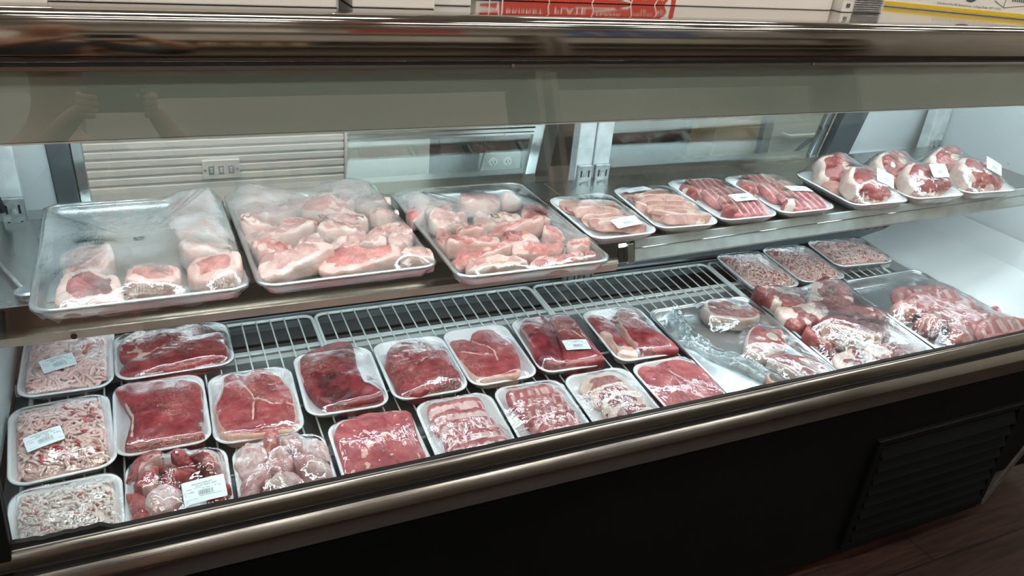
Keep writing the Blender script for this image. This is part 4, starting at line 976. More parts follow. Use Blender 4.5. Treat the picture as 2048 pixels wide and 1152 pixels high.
ribs('ribs16', 'foam tray of stacked red rib strips at the sill, left of the sliced chops', 'rib', 5, .112, .052, .026, 32, 'film', 6, .006, pale=.25, tilt=22, rise=.004)
# --- sliced chops
t, w, d, h = package('chop17', 'foam tray of fanned chops with pale fat edges at the sill, price label in front'); vs = []
for i in range(5):
    y = .058-.034*i
    slab('chop', ell(.060-.002*i, .032, 12, 2.2, 40+i, .10), t, 'lamb', z0=0, t=.013, dome=.12, rim=.30, rim_arc=(-.2, 3.4), side_fat=1.0, bones=[(-.035, .004, .006)] if i == 0 else (), xf=XF(.004+.004*i, y, .014+.001*i, 24 if i else 12, 0, -4+2*i), nth=64, rings=10, out=vs)
S = wrap(t, w, d, h, vs, 'film', seed=41); price_label(t, S, .030, -.080, -3, 'LAMB', '', '')

# --- shelf trays on the right
def pale_stack(key, label, seed, lab, rz, n=12):
    t, w, d, h = package(key, label); vs = []; rs = np.random.RandomState(seed)
    for i in range(n):
        f = i/(n-1); y = .075-.150*f
        strip('pale_chop', t, 'lamb_pale', .105+.02*rs.rand(), .030, .0060, XF(.004-.010*(1-f)+.006*rs.randn(), y, .016+.008*math.sin(f*3.1)+.004*rs.rand(), 30+7*rs.randn(), 0, rz+7*rs.randn()), 0, .010*rs.randn(), i, vs, .22, 2.6, edge_fat=1.0, twist=.008*rs.randn())
    S = wrap(t, w, d, h, vs, 'film_b', seed=seed); price_label(t, S, *lab)
pale_stack('s1', 'foam tray of thin pale chops, leftmost foam tray on the shelf, beside a sheet pan', 51, (.022, -.072, -2, 'LAMB', '', ''), -8)
pale_stack('s2', 'foam tray of thin pale chops on the shelf, label at its back edge', 52, (-.030, .085, 2, 'LAMB', '', ''), -16, 13)
def nub(t, vs):
    slab('meat_nub', [(-.030+a, -.085+b) for a, b in ell(.022, .015, 9, 2, 3)], t, 'lamb', t=.034, dome=.4, nth=40, rings=8, patch=(.56, 60), out=vs)
    slab('meat_nub', [(-.055+a, .055+b) for a, b in ell(.020, .032, 9, 2, 4)], t, 'lamb', t=.030, dome=.4, nth=40, rings=8, patch=(.58, 60), out=vs)
def shelf_ribs(key, label, seed, lab):
    t, w, d, h = package(key, label); vs = []; rs = np.random.RandomState(seed)
    for i in range(3):
        y = .070-.068*i
        strip('rib_rack', t, 'rib', .108, .090, .020, XF(.012+.004*i, y, .017+.003*i, 10, 0, -3+2*rs.randn()), 6, 0, i, vs, .15, 3.5)
    nub(t, vs); S = wrap(t, w, d, h, vs, 'film_b', seed=seed); price_label(t, S, *lab)
shelf_ribs('s3', 'foam tray of layered rib racks on the shelf, label at centre front', 53, (.030, -.045, -2, 'LAMB', '', ''))
shelf_ribs('s4', 'foam tray of layered rib racks on the shelf, beside the bare shelf strip', 54, (.042, -.025, -12, 'LAMB', '', ''))
def lamb_tray(key, label, seed, lab, bone_front=True):
    t, w, d, h = package(key, label, name='lamb_shank_tray', flute=.012); vs = []; lt = dict(lift=.006, extra_tilt=16)
    slab('lamb_piece', ell(.064, .050, 12, 2.3, seed, .12), t, 'lamb', z0=-.02, t=.052, dome=.28, rim=.18, rim_arc=(1.6, 3.6), bones=[(.012, .004, .010)], side_fat=.45, xf=XF(-.012, .050, .040, 38, -6, 8), bmp=.004, nth=72, out=vs, patch=(.66, 40))
    slab('lamb_piece', ell(.070, .052, 12, 2.4, seed+1, .12), t, 'lamb', z0=-.02, t=.056, dome=.28, rim=.18, rim_arc=(1.8, 3.8), bones=[(.005, -.006, .011)] if bone_front else (), side_fat=.5, xf=XF(.006, -.045, .038, 34, 4, -6), bmp=.004, nth=72, out=vs, patch=(.64, 36))
    slab('fat_flap', [(-.055+a, .005+b) for a, b in ell(.030, .026, 9, 2, seed+2)], t, 'pale', z0=.008, t=.030, dome=.4, nth=40, rings=8, out=vs)
    S = Surf(vs, w, d, h); film(t, S, w, d, h, 'film', seed=seed); price_label(t, S, *lab, **lt)
lamb_tray('L1', 'foam tray of two bone-in lamb leg pieces, left of three, price label in front', 61, (.034, -.072, -8, 'LAMB SHANK', '', ''))
lamb_tray('L2', 'foam tray of two bone-in lamb leg pieces, middle of three, whitish front piece', 64, (.024, -.070, 4, 'LAMB SHANK', '', ''), False)
lamb_tray('L3', 'foam tray of two bone-in lamb leg pieces against the right end wall', 67, (.036, -.066, -10, 'LAMB SHANK', '', ''))

# ---------------------------------------------------------------- sheet pans
def sheet_pan(key, label, h=.025):
    pl, cx, cy, rot, w, d = TR[key]
    if pl == 'd': loc = (cx, cy, dz(cy)); rr = (R(4), 0, R(rot))
    else: loc = (cx, cy, .8553); rr = (0, 0, R(rot))
    t = thing('sheet_pan', label, 'sheet pan', loc, rr, 'aluminium sheet pans')
    a = lambda i, z, r: ring(w, d, i, z, r)
    V, F = loft([a(.020, 0, .024), a(.016, .0012, .026), a(.008, h-.006, .030), a(.0075, h-.001, .030), a(.0095, h-.001, .029), a(.0105, h-.006, .029), a(.018, .0025, .024), a(.022, .0014, .022), a(.026, .0014, .020), a(.034, .0014, .018), a(.10, .0014, .01)])
    obj('pan_body', V, F, M['alu'], t)
    q = rrect(w-.009, d-.009, .030); mb = MB().tube([(x, y, h-.0018) for x, y in q]+[(q[0][0], q[0][1], h-.0018)], .0044, 10, caps=False)
    mb.build('rolled_rim', M['alu'], t, smooth=True)
    Mw = Matrix.Translation(loc) @ Matrix.Rotation(rr[2], 4, 'Z') @ Matrix.Rotation(rr[0], 4, 'X')
    return t, w, d, h, Mw
def in_pan(Mw, name, ctrl, label, group, mat, vs, cat='meat piece', **kw):
    c = np.array(ctrl).mean(0); lo = [(x-c[0], y-c[1]) for x, y in ctrl]
    o, V = slab(name, lo, None, mat, **kw); 
    o.location = Mw @ Vector((c[0], c[1], 0)); o.rotation_euler = Mw.to_euler(); tag(o, label, cat, group)
    vs.append(V + np.array([c[0], c[1], 0])); return o
def strip_in(Mw, name, label, group, mat, vs, x, y, z, rx, rz, *a, **kw):
    o, V = strip(name, None, mat, *a, XF(0, 0, 0, rx, 0, rz), out=None, **kw)
    o.location = Mw @ Vector((x, y, z)); o.rotation_euler = Mw.to_euler(); tag(o, label, 'meat piece', group)
    vs.append(V + np.array([x, y, z])); return o

# left pan: a few pieces
t, w, d, h, Mw = sheet_pan('P1', 'sheet pan at the left of the shelf, mostly empty under foggy film'); vs = []
ORD = ('front left corner, showing red marrow', 'front middle, with a dark red face', 'front right, thick pale rim', 'left side, behind the front corner', 'right side, second from the front', 'right side, third from the front', 'right side, at the back')
P1K = [dict(rim=.30, t=.032, dark=.52, mat='bone_beef'), dict(rim=.30, t=.036, mat='neck', dark=.5), dict(rim=.42, t=.040, mat='neck', side_fat=1), dict(rim=.25, t=.030, mat='pale'), dict(rim=.35, t=.036, mat='pale'), dict(rim=.35, t=.036, mat='pale'), dict(rim=.35, t=.034, mat='pale')]
for i, o in enumerate(OUTLINES['P1']):
    k = dict(P1K[i]); in_pan(Mw, 'oxtail_piece', mm(o), 'pale rimmed meat piece in the left sheet pan, ' + ORD[i], 'meat pieces in the left sheet pan', k.pop('mat'), vs, z0=.003, dome=.16, shrink=.97, bmp=.006, nth=64, rings=13, rough=2.5, tilt=.3, **k)
S = Surf(vs, w, d, h, .032, .002, N=72); film(t, S, w, d, h, 'film_fog', .032, .012, .0034, 71, 2.4)

def rows(key, pan_word, rowspec, mats, seed, tmin, tvar, kind):
    t, w, d, h, Mw = sheet_pan(key, {'P2': 'sheet pan at the middle of the left shelf, heaped with pale fatty pieces', 'P3': 'sheet pan beside the foam trays on the shelf, heaped with pink bony pieces'}[key]); vs = []; rs = np.random.RandomState(seed)
    names = ('front row', 'second row from front', 'third row from front', 'fourth row from front', 'fifth row from front', 'sixth row from front', 'rearmost row')
    i = 0
    for r_, cnt in enumerate(rowspec):
        pos = {1: ('alone',), 2: ('left piece', 'right piece'), 3: ('left end', 'middle', 'right end'), 4: ('left end', 'second from left', 'third from left', 'right end')}[cnt]
        for c_ in range(cnt):
            o = OUTLINES[key][i]; a = rs.rand()*6.28
            in_pan(Mw, kind, mm(o), '%s piece in %s sheet pan, %s, %s' % ({'P2': 'pale fatty', 'P3': 'pink bony'}[key], pan_word, names[r_] if not (r_ == len(rowspec)-1) else names[6], pos[c_]), 'meat pieces in the %s sheet pan' % pan_word, mats[rs.randint(len(mats))], vs,
                   z0=.003, t=tmin+tvar*rs.rand(), dome=.16, shrink=1.0, bmp=.0065, nth=64, rings=14, rough=3.0, tilt=.35, rim=.14+.22*rs.rand(), rim_arc=(a, a+2.6+2*rs.rand()), side_fat=.75, patch=(.58, 55), dark=.62 if rs.rand() < .5 else None, bones=[(.01*rs.randn(), .005*rs.randn(), .007)] if rs.rand() < .35 and key == 'P3' else ())
            i += 1
    S = Surf(vs, w, d, h, .032, .002, N=72); film(t, S, w, d, h, 'film_pan', .032, .012, .0014, seed, .7)
rows('P2', 'middle', (3, 4, 3, 3, 3, 3, 2), ('pale', 'pale', 'pale', 'neck'), 81, .026, .012, 'fatty_piece')
rows('P3', 'right', (3, 3, 3, 3, 3, 4, 1), ('neck', 'neck', 'neck', 'lamb_pale'), 82, .022, .011, 'neck_piece')

# half open pan with steaks, film pulled aside
t, w, d, h, Mw = sheet_pan('P4', 'sheet pan on the deck with its film pulled aside from three shank steaks'); vs = []
K4 = [('thick shank steak with cream rind in the half open pan, rearmost', dict(t=.036, rim=.16, side_fat=1.0, bones=[(.012, .002, .012)], mat='bone_beef')), ('round shank steak with orange fat in the half open pan, in the middle', dict(t=.036, rim=.12, patch=(.58, 40), bones=[(.022, .005, .013)], mat='bone_beef')), ('shank steak in the half open pan, nearest the sill', dict(t=.034, rim=.10, patch=(.6, 40), bones=[(.015, .004, .010)], mat='bone_beef')), ('small dark brown offcut at the film edge in the half open pan', dict(t=.020, rim=.3, mat='brown_meat'))]
M['brown_meat'] = m_meat('dried_offcut', (.06, .025, .02), (.16, .08, .06), marb=.1)
for (lab, k), o in zip(K4, OUTLINES['P4']):
    k = dict(k); in_pan(Mw, 'shank_steak' if k['mat'] != 'brown_meat' else 'meat_offcut', mm(o), lab, 'meat in the half open pan', k.pop('mat'), vs, z0=.002, dome=.10, shrink=.98, nth=72, **k)
S = Surf(vs, w, d, h, .03, .003, N=80, sag=.0001)
nu, nv = 70, 110; V = []; F = []
for j in range(nv):
    y = -d/2+.002+(d-.004)*j/(nv-1); f = j/(nv-1)
    xl = float(np.interp(y, (-.222, -.167, -.097, -.031, .032, .104, .181, .222), (.045, .013, -.017, -.054, -.096, -.120, -.106, -.085))) + .004*math.sin(f*23)
    for i in range(nu):
        u = i/(nu-1); x = xl+(w/2-.001-xl)*u**1.15; am = math.exp(-((u-.06)/.07)**2)*1.2+.9*math.exp(-u*6)*sst(.45, .9, f)+.08
        cr = (fbm(x*70+3, y*42, 2.0, 3)-.35)*.030*am + .014*math.exp(-((u-.05)/.045)**2)
        V.append((x, y, max(float(S.at(x, y))*(1) , .004) + max(0, cr) - (float(S.at(x, y))-.006)*math.exp(-u*40)*.9))
for j in range(nv-1):
    for i in range(nu-1): F.append((j*nu+i, j*nu+i+1, (j+1)*nu+i+1, (j+1)*nu+i))
wrap4 = obj('plastic_wrap', V, F, M['film_open'], t)
# the gathered edge: loose bunched folds of film lying along the edge of the sheet
fx = (.045, .013, -.017, -.054, -.096, -.120, -.106, -.085); fy = (-.222, -.167, -.097, -.031, .032, .104, .181, .222)
V = []; F = []; nu, nv = 26, 150
for lay in range(3):
    b0 = len(V)
    for j in range(nv):
        f = j/(nv-1); y = -.215+.430*f; cx = float(np.interp(y, fy, fx)); wd = .020+.022*sst(.5, .85, f)+.008*math.sin(f*17+lay)
        for i in range(nu):
            u = i/(nu-1); x = cx-.004+.010*lay+wd*(u-.35) + .006*(vn(f*22, u*3, lay*3.3)-.5)
            z = .004+.016*math.sin(math.pi*u)*(.45+.9*float(vn(f*14+lay*5, u*2, 1.7))) + .010*float(fbm(x*130, y*75+lay*9, lay, 3)-.4)*(1-abs(2*u-1)**3) + .003*lay
            V.append((x, y+.003*(float(vn(f*40, u*5, lay))-.5), max(z, .0025)))
    for j in range(nv-1):
        for i in range(nu-1): F.append((b0+j*nu+i, b0+j*nu+i+1, b0+(j+1)*nu+i+1, b0+(j+1)*nu+i))
obj('gathered_fold', V, F, M['film_fold'], wrap4)

# pan with large fat-faced cuts
t, w, d, h, Mw = sheet_pan('P5', 'sheet pan on the deck packed with large red cuts patched with cream fat'); vs = []
K5 = ['rear left', 'rear right', 'second row left, broad cream face', 'second row right', 'middle, thick with grey bone', 'left edge, small', 'front right, beside the ribs', 'front, near the sill']
for i, o in enumerate(OUTLINES['P5']):
    k = [dict(patch=(.52, 22), t=.040), dict(patch=(.56, 24), t=.042, dark=.6), dict(patch=(.42, 16), t=.046), dict(patch=(.60, 25), t=.038), dict(patch=(.57, 20), t=.056, rim=.14, rim_arc=(4, 6)), dict(patch=(.55, 30), t=.040), dict(patch=(.58, 22), t=.036, rim=.2), dict(patch=(.5, 22), t=.036)][i]
    in_pan(Mw, 'beef_cut', mm(o), 'fat patched red cut in the second deck pan, ' + K5[i], 'cuts in the second deck pan', 'lamb', vs, z0=.003, dome=.18, shrink=1.0, bmp=.0065, nth=80, rough=1.8, tilt=.3, **k)
for i, (x, y) in enumerate(((-.10, -.175), (.02, -.19), (.115, -.185))):
    in_pan(Mw, 'beef_cut', [(x+a, y+b) for a, b in ell(.05, .026, 10, 2.2, i)], 'red cut low against the sill in the second deck pan, ' + ('left', 'middle', 'right')[i], 'cuts in the second deck pan', 'lamb', vs, z0=.003, t=.036, dome=.3, patch=(.55, 24), nth=56)
S = Surf(vs, w, d, h, .03, .002, N=72); film(t, S, w, d, h, 'film_deck', .032, .012, .001, 91, .5)

# pan of rib racks by the end wall
t, w, d, h, Mw = sheet_pan('P6', 'sheet pan on the deck with rib racks at its front, beside the right end wall'); vs = []
rs = np.random.RandomState(5)
for i in range(8):
    y = .085-.036*i; x = .02+.012*i-.01*(i % 2)
    strip_in(Mw, 'rib_rack', 'pink rib rack in the pan by the end wall, ' + ('rearmost', 'second from the back', 'third from the back', 'fourth from the back', 'fourth from the sill', 'third from the sill', 'second from the sill', 'nearest the sill')[i], 'rib racks in the pan by the end wall', 'rib', vs, x, y, .030+.003*math.sin(i*.6), 36+5*rs.randn(), -4+4*rs.randn(), .215+.03*rs.rand(), .062, .024, bones=6, bow=.01*rs.randn(), seed=i, pale_top=.25, con=.95, edge_red=.8)
for i, (x, y) in enumerate(((-.105, .04), (-.085, -.03), (-.06, -.11))):
    in_pan(Mw, 'rib_end', [(x+a, y+b) for a, b in ell(.034, .030, 10, 2, 70+i, .15)], 'red knobbly rib end at the left of the rib racks, ' + ('rear', 'middle', 'front')[i], 'rib ends in the pan by the end wall', 'neck', vs, z0=.003, t=.048, dome=.45, bmp=.006, patch=(.56, 40), nth=56)
S = Surf(vs, w, d, h, .03, .002, N=72); film(t, S, w, d, h, 'film_deck', .032, .012, .001, 92, .8)

# ---------------------------------------------------------------- cartons on the case top
ZT = 1.3417
M['box_white'] = m_plain('carton_white', (.80, .77, .72), .5, 0, .02, 4)
M['box_red'] = m_plain('print_red', (.55, .055, .03), .5, 0, .06, 20)
M['box_dark_red'] = m_plain('print_dark_red', (.45, .012, .010), .5)
M['box_yellow'] = m_plain('print_yellow', (.72, .50, .02), .45)
M['box_line'] = m_plain('print_white', (.82, .78, .73), .5)
def carton(name, label, loc, w, d, h, rz=0, cat='carton', mat='box_white'):
    t = thing(name, label, cat, loc, (0, 0, R(rz)))
    MB().box(-w/2, w/2, 0, d, 0, h).build('box', M[mat], t, bevel=.002)
    MB().box(-w/2-.0004, w/2+.0004, d/2-.0008, d/2+.0008, .004, h+.0004).box(w/2-.0002, w/2+.0005, d*.3, d*.3+.001, .004, h-.004).build('flap_seam', M['valance'], t)
    return t
t = carton('white_carton', 'long plain white carton at the left on top of the case', (.09, 1.212, ZT), .375, .28, .16)
MB().box(.1852, .1880, -.001, .05, 0, .16).build('edge_flap', M['valance'], t)
carton('white_carton', 'short plain white carton on the case top, second from the left', (.366, 1.222, ZT), .130, .26, .15)
carton('white_carton', 'blank cream carton on the case top, between plain cartons and meat chart', (.470, 1.262, ZT), .075, .20, .14, mat='white_warm')
# chart of beef cuts printed on a white carton
t = carton('meat_chart_carton', 'white carton printed with a red beef cuts chart on the case top', (.955, 1.335, ZT), .82, .22, .12)
def ax(x): return -.402 + (x+.345)*.767
def poly(mb, pts, y): 
    pts = [(ax(x), z) for x, z in pts]; n = len(pts); mb.add([(x, y, z) for x, z in pts], [tuple(range(n))[::-1]])
red = MB()
poly(red, [(-.345, .006), (-.345, .010), (-.305, .013), (-.302, .004)], -.0006)
poly(red, [(-.345, .022), (-.300, .018), (-.295, .06), (-.345, .06)], -.0006)
poly(red, [(-.298, .001), (.155, .001), (.165, .012), (.150, .03), (.155, .06), (-.29, .06)], -.0006)
poly(red, [(.175, .001), (.188, .001), (.186, .04), (.180, .05), (.172, .02)], -.0006)
red.build('chart_body', M['box_red'], t)
ln = MB()
def zig(pts, wd=.0012):
    for (xa, za), (xb, zb) in zip(pts[:-1], pts[1:]):
        xa, xb = ax(xa), ax(xb)
        dx, dz_ = xb-xa, zb-za; l = math.hypot(dx, dz_); nx, nz = -dz_/l*wd, dx/l*wd
        ln.add([(xa+nx, -.0011, za+nz), (xb+nx, -.0011, zb+nz), (xb-nx, -.0011, zb-nz), (xa-nx, -.0011, za-nz)], [(0, 1, 2, 3)])
zig([(-.322, 0), (-.322, .05)]); zig([(-.290, 0), (-.289, .05)], .0016)
zig([(-.170, .0), (-.172, .01), (-.168, .02), (-.173, .05)]); zig([(-.055, .0), (-.048, .012), (-.052, .03), (-.045, .05)]); zig([(-.10, .008), (.05, .0075)], .0008)
zig([(-.045, .014), (.0, .010), (.055, .004)], .0012); zig([(.055, .0), (.062, .02), (.058, .04)]); zig([(.125, .0), (.135, .015), (.128, .03)], .0012)
def tx(s, size, x, z, wd=None, y=-.0012, mb=ln):
    if mb is ln: x = ax(x); wd = wd*.767
    Vt, Ft = text_mesh(s, size, wd); mb.add([(v[0]+x, y, v[1]+z) for v in Vt], Ft)
tx('BRISKET', .013, -.232, .018, .095); tx('PLATE', .016, -.112, .014, .085); tx('FLANK', .012, -.005, .021, .07); tx('SIRLOIN', .008, .094, .019, .055); tx('TIP', .006, .094, .010, .02); tx('RD', .011, .146, .012, .02)
ln.build('chart_print', M['box_line'], t)
dr = MB()
for x0, x1 in ((-.06, .0), (.045, .075), (.11, .165)): dr.box(ax(x0), ax(x1), -.0008, -.0003, .075, .09)
dr.build('chart_heading', M['box_dark_red'], t)
t = carton('roll_dispenser', 'grey ribbed metal box in a white frame beside the yellow striped carton', (1.435, 1.315, ZT), .12, .12, .05, cat='dispenser')
b = MB()
for i in range(9): b.box(-.028, .052, -.004, -.0005, .004+.0045*i, .0065+.0045*i)
b.build('ribbed_front', M['zinc'], t); b = MB()
for z in (.010, .026): b.box(-.050, -.040, -.0015, -.0003, z, z+.008)
b.build('frame_slot', M['ink'], t)
# white carton with yellow edge stripe
t = carton('striped_carton', 'white carton with yellow bottom stripe and small print, right end of case top', (1.76, 1.362, ZT), .40, .26, .18, -27)
MB().box(-.2006, .2006, -.0008, .001, .003, .012).build('yellow_stripe', M['box_yellow'], t)
pr = MB()
tx('Distributed by RD Enterprises, College Point, NY 11356', .0075, .045, .0185, .15, -.0009, pr)
pr.lathe([(.016, -.0009), (.016, -.0005)], 24, (.045, 0, .043), 'y')
for a_, b_ in (((.10, .036), (.125, .022)), ((.125, .022), (.19, .033)), ((.125, .022), (.125, .05))):
    dx, dz_ = b_[0]-a_[0], b_[1]-a_[1]; l = math.hypot(dx, dz_); nx, nz = -dz_/l*.0006, dx/l*.0006
    pr.add([(a_[0]+nx, -.0009, a_[1]+nz), (b_[0]+nx, -.0009, b_[1]+nz), (b_[0]-nx, -.0009, b_[1]-nz), (a_[0]-nx, -.0009, a_[1]-nz)], [(0, 1, 2, 3)])
for i in range(7): pr.box(.140+.005*i, .1425+.005*i, -.0009, -.0004, .037, .052)
bars(pr, -.185, -.150, 0, 0, 3)
for i in range(14): pr.box(-.188+.0026*i, -.1866+.0026*i+.0006*(i % 3), -.0009, -.0004, .024, .040)
pr.build('carton_print', M['ink'], t)

# ---------------------------------------------------------------- the shop behind the photographer (seen only in the steel and glass)
M['wall_dark'] = m_plain('shop_wall_tan', (.50, .47, .42), .8, 0, .1, 2)
for n_ in ('wall_front', 'wall_right'):
    bpy.data.objects[n_].data.materials[0] = M['wall_dark']
M['unit'] = m_plain('shelving_charcoal', (.27, .235, .195), .5)
M['goods_red'] = m_plain('goods_red', (.40, .03, .025), .5, 0, .1, 9)
M['goods_blue'] = m_plain('goods_blue', (.03, .10, .32), .45, 0, .2, 9)
M['goods_tan'] = m_plain('goods_tan', (.42, .33, .18), .5, 0, .2, 9)
M['goods_grey'] = m_plain('goods_grey', (.30, .31, .31), .4, 0, .1, 5)
for xi, (xa, xb, wd) in enumerate(((-2.6, -.4, 'left'), (-.3, 2.1, 'middle'), (2.2, 4.6, 'right'))):
    TOPZ = 1.72 if xi == 0 else 2.08
    t = thing('store_shelving', 'tall dark store shelving across the aisle, %s unit' % wd, 'shelving', ((xa+xb)/2, -1.95, 0), group='shelving across the aisle'); hw = (xb-xa)/2
    MB().box(-hw, hw, -.25, -.22, 0, 1.72).build('back_board', M['unit'], t)
    for sx in (-1, 1): MB().box(sx*hw-.02, sx*hw+.02, -.25, .2, 0, TOPZ).build('upright', M['unit'], t)
    for z in sorted({.12, .6, 1.05, 1.45, 1.70, TOPZ}): MB().box(-hw+.02, hw-.02, -.22, .2, z, z+.03).build('shelf_board', M['unit'], t)
def jar(x, z, lab):
    t = thing('tan_jar', lab, 'jar', (x, -1.82, z), group='jars across the aisle')
    MB().lathe([(.045, 0), (.05, .01), (.05, .13), (.042, .15)], 16).build('body', M['goods_tan'], t, autos=True)
    MB().lathe([(.044, .15), (.044, .175), (.042, .178)], 16).build('lid', M['goods_red'], t, autos=True)
for i in range(7): jar(-.1+.14*i, 1.482, 'tan jar with red lid on middle unit across the aisle, %s from left' % ('first', 'second', 'third', 'fourth', 'fifth', 'sixth', 'seventh')[i])
for i in range(4):
    t = thing('blue_bag', 'puffed blue bag on the right unit across the aisle, %s from left' % ('first', 'second', 'third', 'fourth')[i], 'bag', (2.45+.24*i, -1.85, 2.111), (R(8), 0, R(6*i-9)), 'blue bags across the aisle')
    V = []; F = []
    for a in range(9):
        for b_ in range(13):
            u, v = a/8-.5, b_/12-.5; V.append((u*.2, -.045*math.cos(u*math.pi)*math.cos(v*math.pi)**.5 if abs(v) < .5 else 0, (v+.5)*.28))
    for a in range(9):
        for b_ in range(13):
            u, v = a/8-.5, b_/12-.5; V.append((u*.2, .045*math.cos(u*math.pi)*(math.cos(v*math.pi)**.5 if abs(v) < .5 else 0)+.001, (v+.5)*.28))
    for s_ in (0, 117):
        for a in range(8):
            for b_ in range(12): F.append((s_+a*13+b_, s_+(a+1)*13+b_, s_+(a+1)*13+b_+1, s_+a*13+b_+1))
    obj('bag_body', V, F, M['goods_blue'], t)
    MB().box(-.05, .05, -.052, -.048, .10, .19).build('bag_panel', M['goods_tan'], t, bevel=.001)
t = carton('red_carton', 'red carton with a white band on top of the middle unit across the aisle', (1.45, -2.05, 2.111), .62, .25, .30, 180, mat='goods_red')
MB().box(-.311, .311, -.001, .251, .02, .09).build('white_band', M['box_white'], t)
t = thing('grey_machine', 'rounded grey counter machine on top of the right unit across the aisle', 'machine', (3.75, -1.9, 2.111))
MB().box(-.35, .35, -.2, .18, 0, .34).build('body', M['goods_grey'], t, bevel=.06)
MB().box(-.22, .22, .176, .185, .10, .24).build('front_panel', M['unit'], t, bevel=.004)
carton('white_carton', 'white carton on top of the left unit across the aisle', (-.75, -2.05, 1.751), .5, .25, .34, 180)
carton('white_carton', 'white carton on top of the middle unit across the aisle, beside the red carton', (.55, -2.05, 2.111), .55, .25, .26, 180)

# ---------------------------------------------------------------- the photographer, mirrored in the rail and the glass
M['skin'] = m_plain('skin_tan', (.36, .19, .12), .5, 0, .12, 30)
M['jacket'] = m_plain('dark_jacket', (.030, .032, .036), .75, 0, .2, 14)
M['trousers'] = m_plain('dark_trousers', (.02, .022, .03), .8, 0, .2, 10)
M['hair'] = m_plain('black_hair', (.012, .009, .008), .6, 0, .2, 60, bmp=.5, bs=200)
M['phone'] = m_plain('phone_black', (.012, .012, .014), .25, 0, .05, 5)
M['shoe'] = m_plain('shoe_black', (.015, .015, .015), .5)
cpos = np.array((0, 0, 1.53)); rt, dn, fw = RB
ph = thing('mobile_phone', 'black mobile phone held sideways by the person in front of the case', 'phone')
pm = Matrix.Identity(4)
for i in range(3): pm[i][0] = rt[i]; pm[i][1] = fw[i]; pm[i][2] = -dn[i]
pc = cpos - fw*.022 - rt*.055 + dn*.012
pm.translation = Vector(pc); ph.matrix_world = pm
MB().box(-.074, .074, -.0042, .0042, -.036, .036).build('phone_body', M['phone'], ph, bevel=.003)
q = MB().box(.040, .070, .0042, .0065, .004, .034).build('camera_bump', M['phone'], ph, bevel=.002)
for dx, dz_ in ((.062, .026), (.048, .012)): MB().lathe([(.0055, .0065), (.0055, .0078), (.004, .008)], 16, (dx, 0, dz_), 'y').build('lens', M['goods_grey'], q)
def skin_mesh(name, mat, chains, parent, sub=2):
    V = []; E = []; RR = []
    for ch in chains:
        base = ch[0] if isinstance(ch[0], int) else None; pts = ch[1:] if base is not None else ch; prev = base
        for (x, y, z, r) in pts:
            V.append((x, y, z)); RR.append(r)
            if prev is not None: E.append((prev, len(V)-1))
            prev = len(V)-1
    me = bpy.data.meshes.new(name); me.from_pydata(V, E, []); me.materials.append(mat)
    o = bpy.data.objects.new(name, me); link(o, parent)
    o.modifiers.new('skin', 'SKIN'); 
    for i, r in enumerate(RR):
        sv = me.skin_vertices[0].data[i]; rr = r if isinstance(r, tuple) else (r, r); sv.radius = rr; sv.use_root = (i == 0)
    m = o.modifiers.new('sub', 'SUBSURF'); m.levels = sub; m.render_levels = sub
    o.modifiers['skin'].use_smooth_shade = True
    return o
pe = thing('person', 'person in a dark jacket holding up a phone, mirrored in the glass and steel', 'person', (-.26, -.34, 0))
PX, PY = -.26, -.34
def W(*p): return (p[0]-PX, p[1]-PY, p[2], p[3])
Rg = pc + rt*.082 + dn*.012; Lg = pc - rt*.082 + dn*.012
body = skin_mesh('body', M['skin'], [
    [W(-.26, -.36, .95, (.15, .11)), W(-.26, -.36, 1.15, (.15, .11)), W(-.26, -.37, 1.36, (.17, .11)), W(-.255, -.36, 1.50, (.10, .08)), W(-.25, -.345, 1.57, .058), W(-.235, -.32, 1.63, .062), W(-.225, -.305, 1.69, (.080, .085)), W(-.225, -.31, 1.76, (.085, .092)), W(-.23, -.32, 1.82, (.070, .075))],
    [0, W(-.36, -.36, .88, .10), W(-.38, -.35, .50, .065), W(-.39, -.37, .10, .045), W(-.38, -.27, .045, .035)],
    [0, W(-.16, -.36, .88, .10), W(-.14, -.35, .50, .065), W(-.13, -.37, .10, .045), W(-.14, -.27, .045, .035)],
    [2, W(-.44, -.35, 1.40, .062), W(-.50, -.24, 1.24, .048), W(-.32, -.13, 1.36, .038), (Lg[0]-rt[0]*.05-PX, Lg[1]-.05-PY, Lg[2]-.03, .028), (Lg[0]-rt[0]*.012-PX, Lg[1]-.02-PY, Lg[2]-.008, (.026, .018))],
    [2, W(-.08, -.33, 1.40, .062), W(.10, -.22, 1.22, .048), W(.12, -.12, 1.36, .038), (Rg[0]+rt[0]*.03-PX, Rg[1]-.05-PY, Rg[2]-.04, .028), (Rg[0]+rt[0]*.012-PX, Rg[1]-.02-PY, Rg[2]-.012, (.026, .018))]], pe)
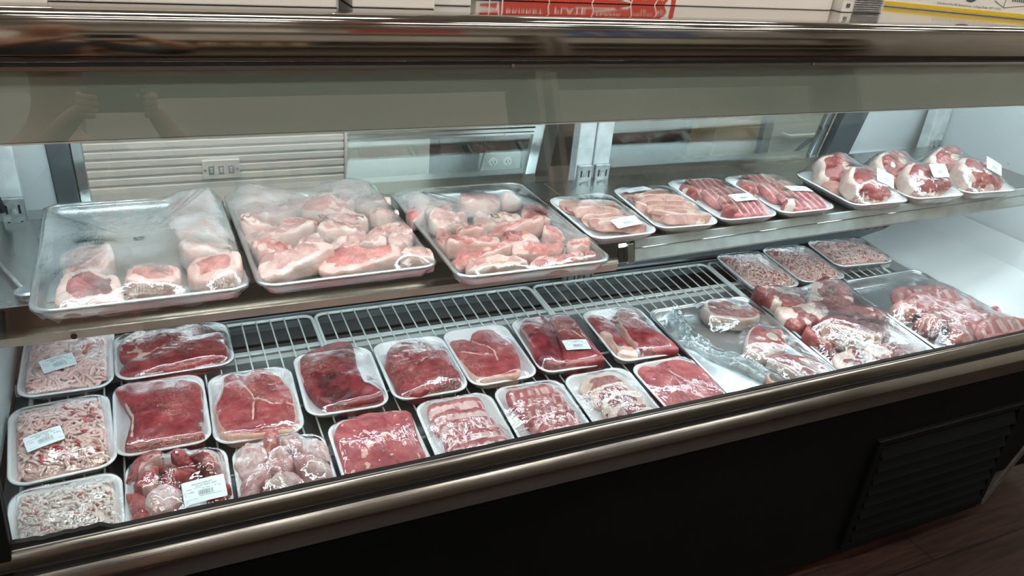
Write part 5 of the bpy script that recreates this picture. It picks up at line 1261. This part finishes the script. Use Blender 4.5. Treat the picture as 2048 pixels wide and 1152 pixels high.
# clothes, hair, face
skin_mesh('jacket', M['jacket'], [[W(-.26, -.36, .90, (.165, .125)), W(-.26, -.36, 1.15, (.165, .122)), W(-.26, -.37, 1.36, (.185, .122)), W(-.255, -.36, 1.49, (.11, .085))],
    [2, W(-.44, -.35, 1.40, .075), W(-.50, -.24, 1.24, .060), W(-.34, -.14, 1.345, .048)], [2, W(-.08, -.33, 1.40, .075), W(.10, -.22, 1.22, .060), W(.118, -.13, 1.345, .048)]], pe)
skin_mesh('trousers', M['trousers'], [[W(-.26, -.36, .95, (.165, .12)), W(-.26, -.36, .90, (.16, .12))], [1, W(-.36, -.36, .85, .11), W(-.38, -.35, .50, .078), W(-.39, -.37, .12, .062)], [1, W(-.16, -.36, .85, .11), W(-.14, -.35, .50, .078), W(-.13, -.37, .12, .062)]], pe)
for sx in (-.385, -.135): MB().box(sx-.045-PX, sx+.045-PX, -.44-PY, -.20-PY, 0, .075).build('shoe', M['shoe'], pe, bevel=.02)
hm = skin_mesh('hair', M['hair'], [[W(-.225, -.335, 1.74, (.088, .085)), W(-.228, -.335, 1.80, (.086, .088)), W(-.232, -.335, 1.835, (.065, .07))]], pe)
MB().lathe([(.001, .030), (.010, .022), (.017, .0), (.012, -.012), (.004, -.016)], 12, (-.195-PX, -.222-PY, 1.715)).build('nose', M['skin'], pe, smooth=True)
for dx in (-.027, .027): MB().lathe([(.002, .008), (.012, 0), (.002, -.008)], 12, (-.205+dx-PX, -.232-PY, 1.752)).build('eye', M['hair'], pe, smooth=True)
MB().box(-.215-.022-PX, -.215+.022-PX, -.236-PY, -.222-PY, 1.668, 1.676).build('mouth', M['goods_red'], pe, bevel=.003)
for dx in (-.088, .082): MB().lathe([(.004, .030), (.020, .012), (.018, -.014), (.006, -.026)], 10, (-.226+dx-PX, -.31-PY, 1.735)).build('ear', M['skin'], pe, smooth=True)
for side_, G in ((1, Rg), (-1, Lg)):
    k0 = np.array(G) + rt*.010*side_ - fw*.012
    for j in range(4):
        o_ = k0 + dn*(-.022+.017*j); ln_ = (.9, 1.0, .95, .78)[j]
        p0 = o_ - fw*.006; p1 = o_ + rt*.010*side_ + fw*.018*ln_; p2 = o_ - rt*.012*side_ + fw*.034*ln_; p3 = o_ - rt*.036*side_*ln_ + fw*.030
        skin_mesh('finger', M['skin'], [[(p[0]-PX, p[1]-PY, p[2], r_) for p, r_ in ((p0, .009), (p1, .0085), (p2, .008), (p3, .007))]], pe, 1)
    p0 = k0 + dn*.010; p1 = k0 - fw*.014 - rt*.018*side_; p2 = k0 - fw*.012 - rt*.042*side_ - dn*.008
    skin_mesh('thumb', M['skin'], [[(p[0]-PX, p[1]-PY, p[2], r_) for p, r_ in ((p0, .011), (p1, .010), (p2, .008))]], pe, 1)
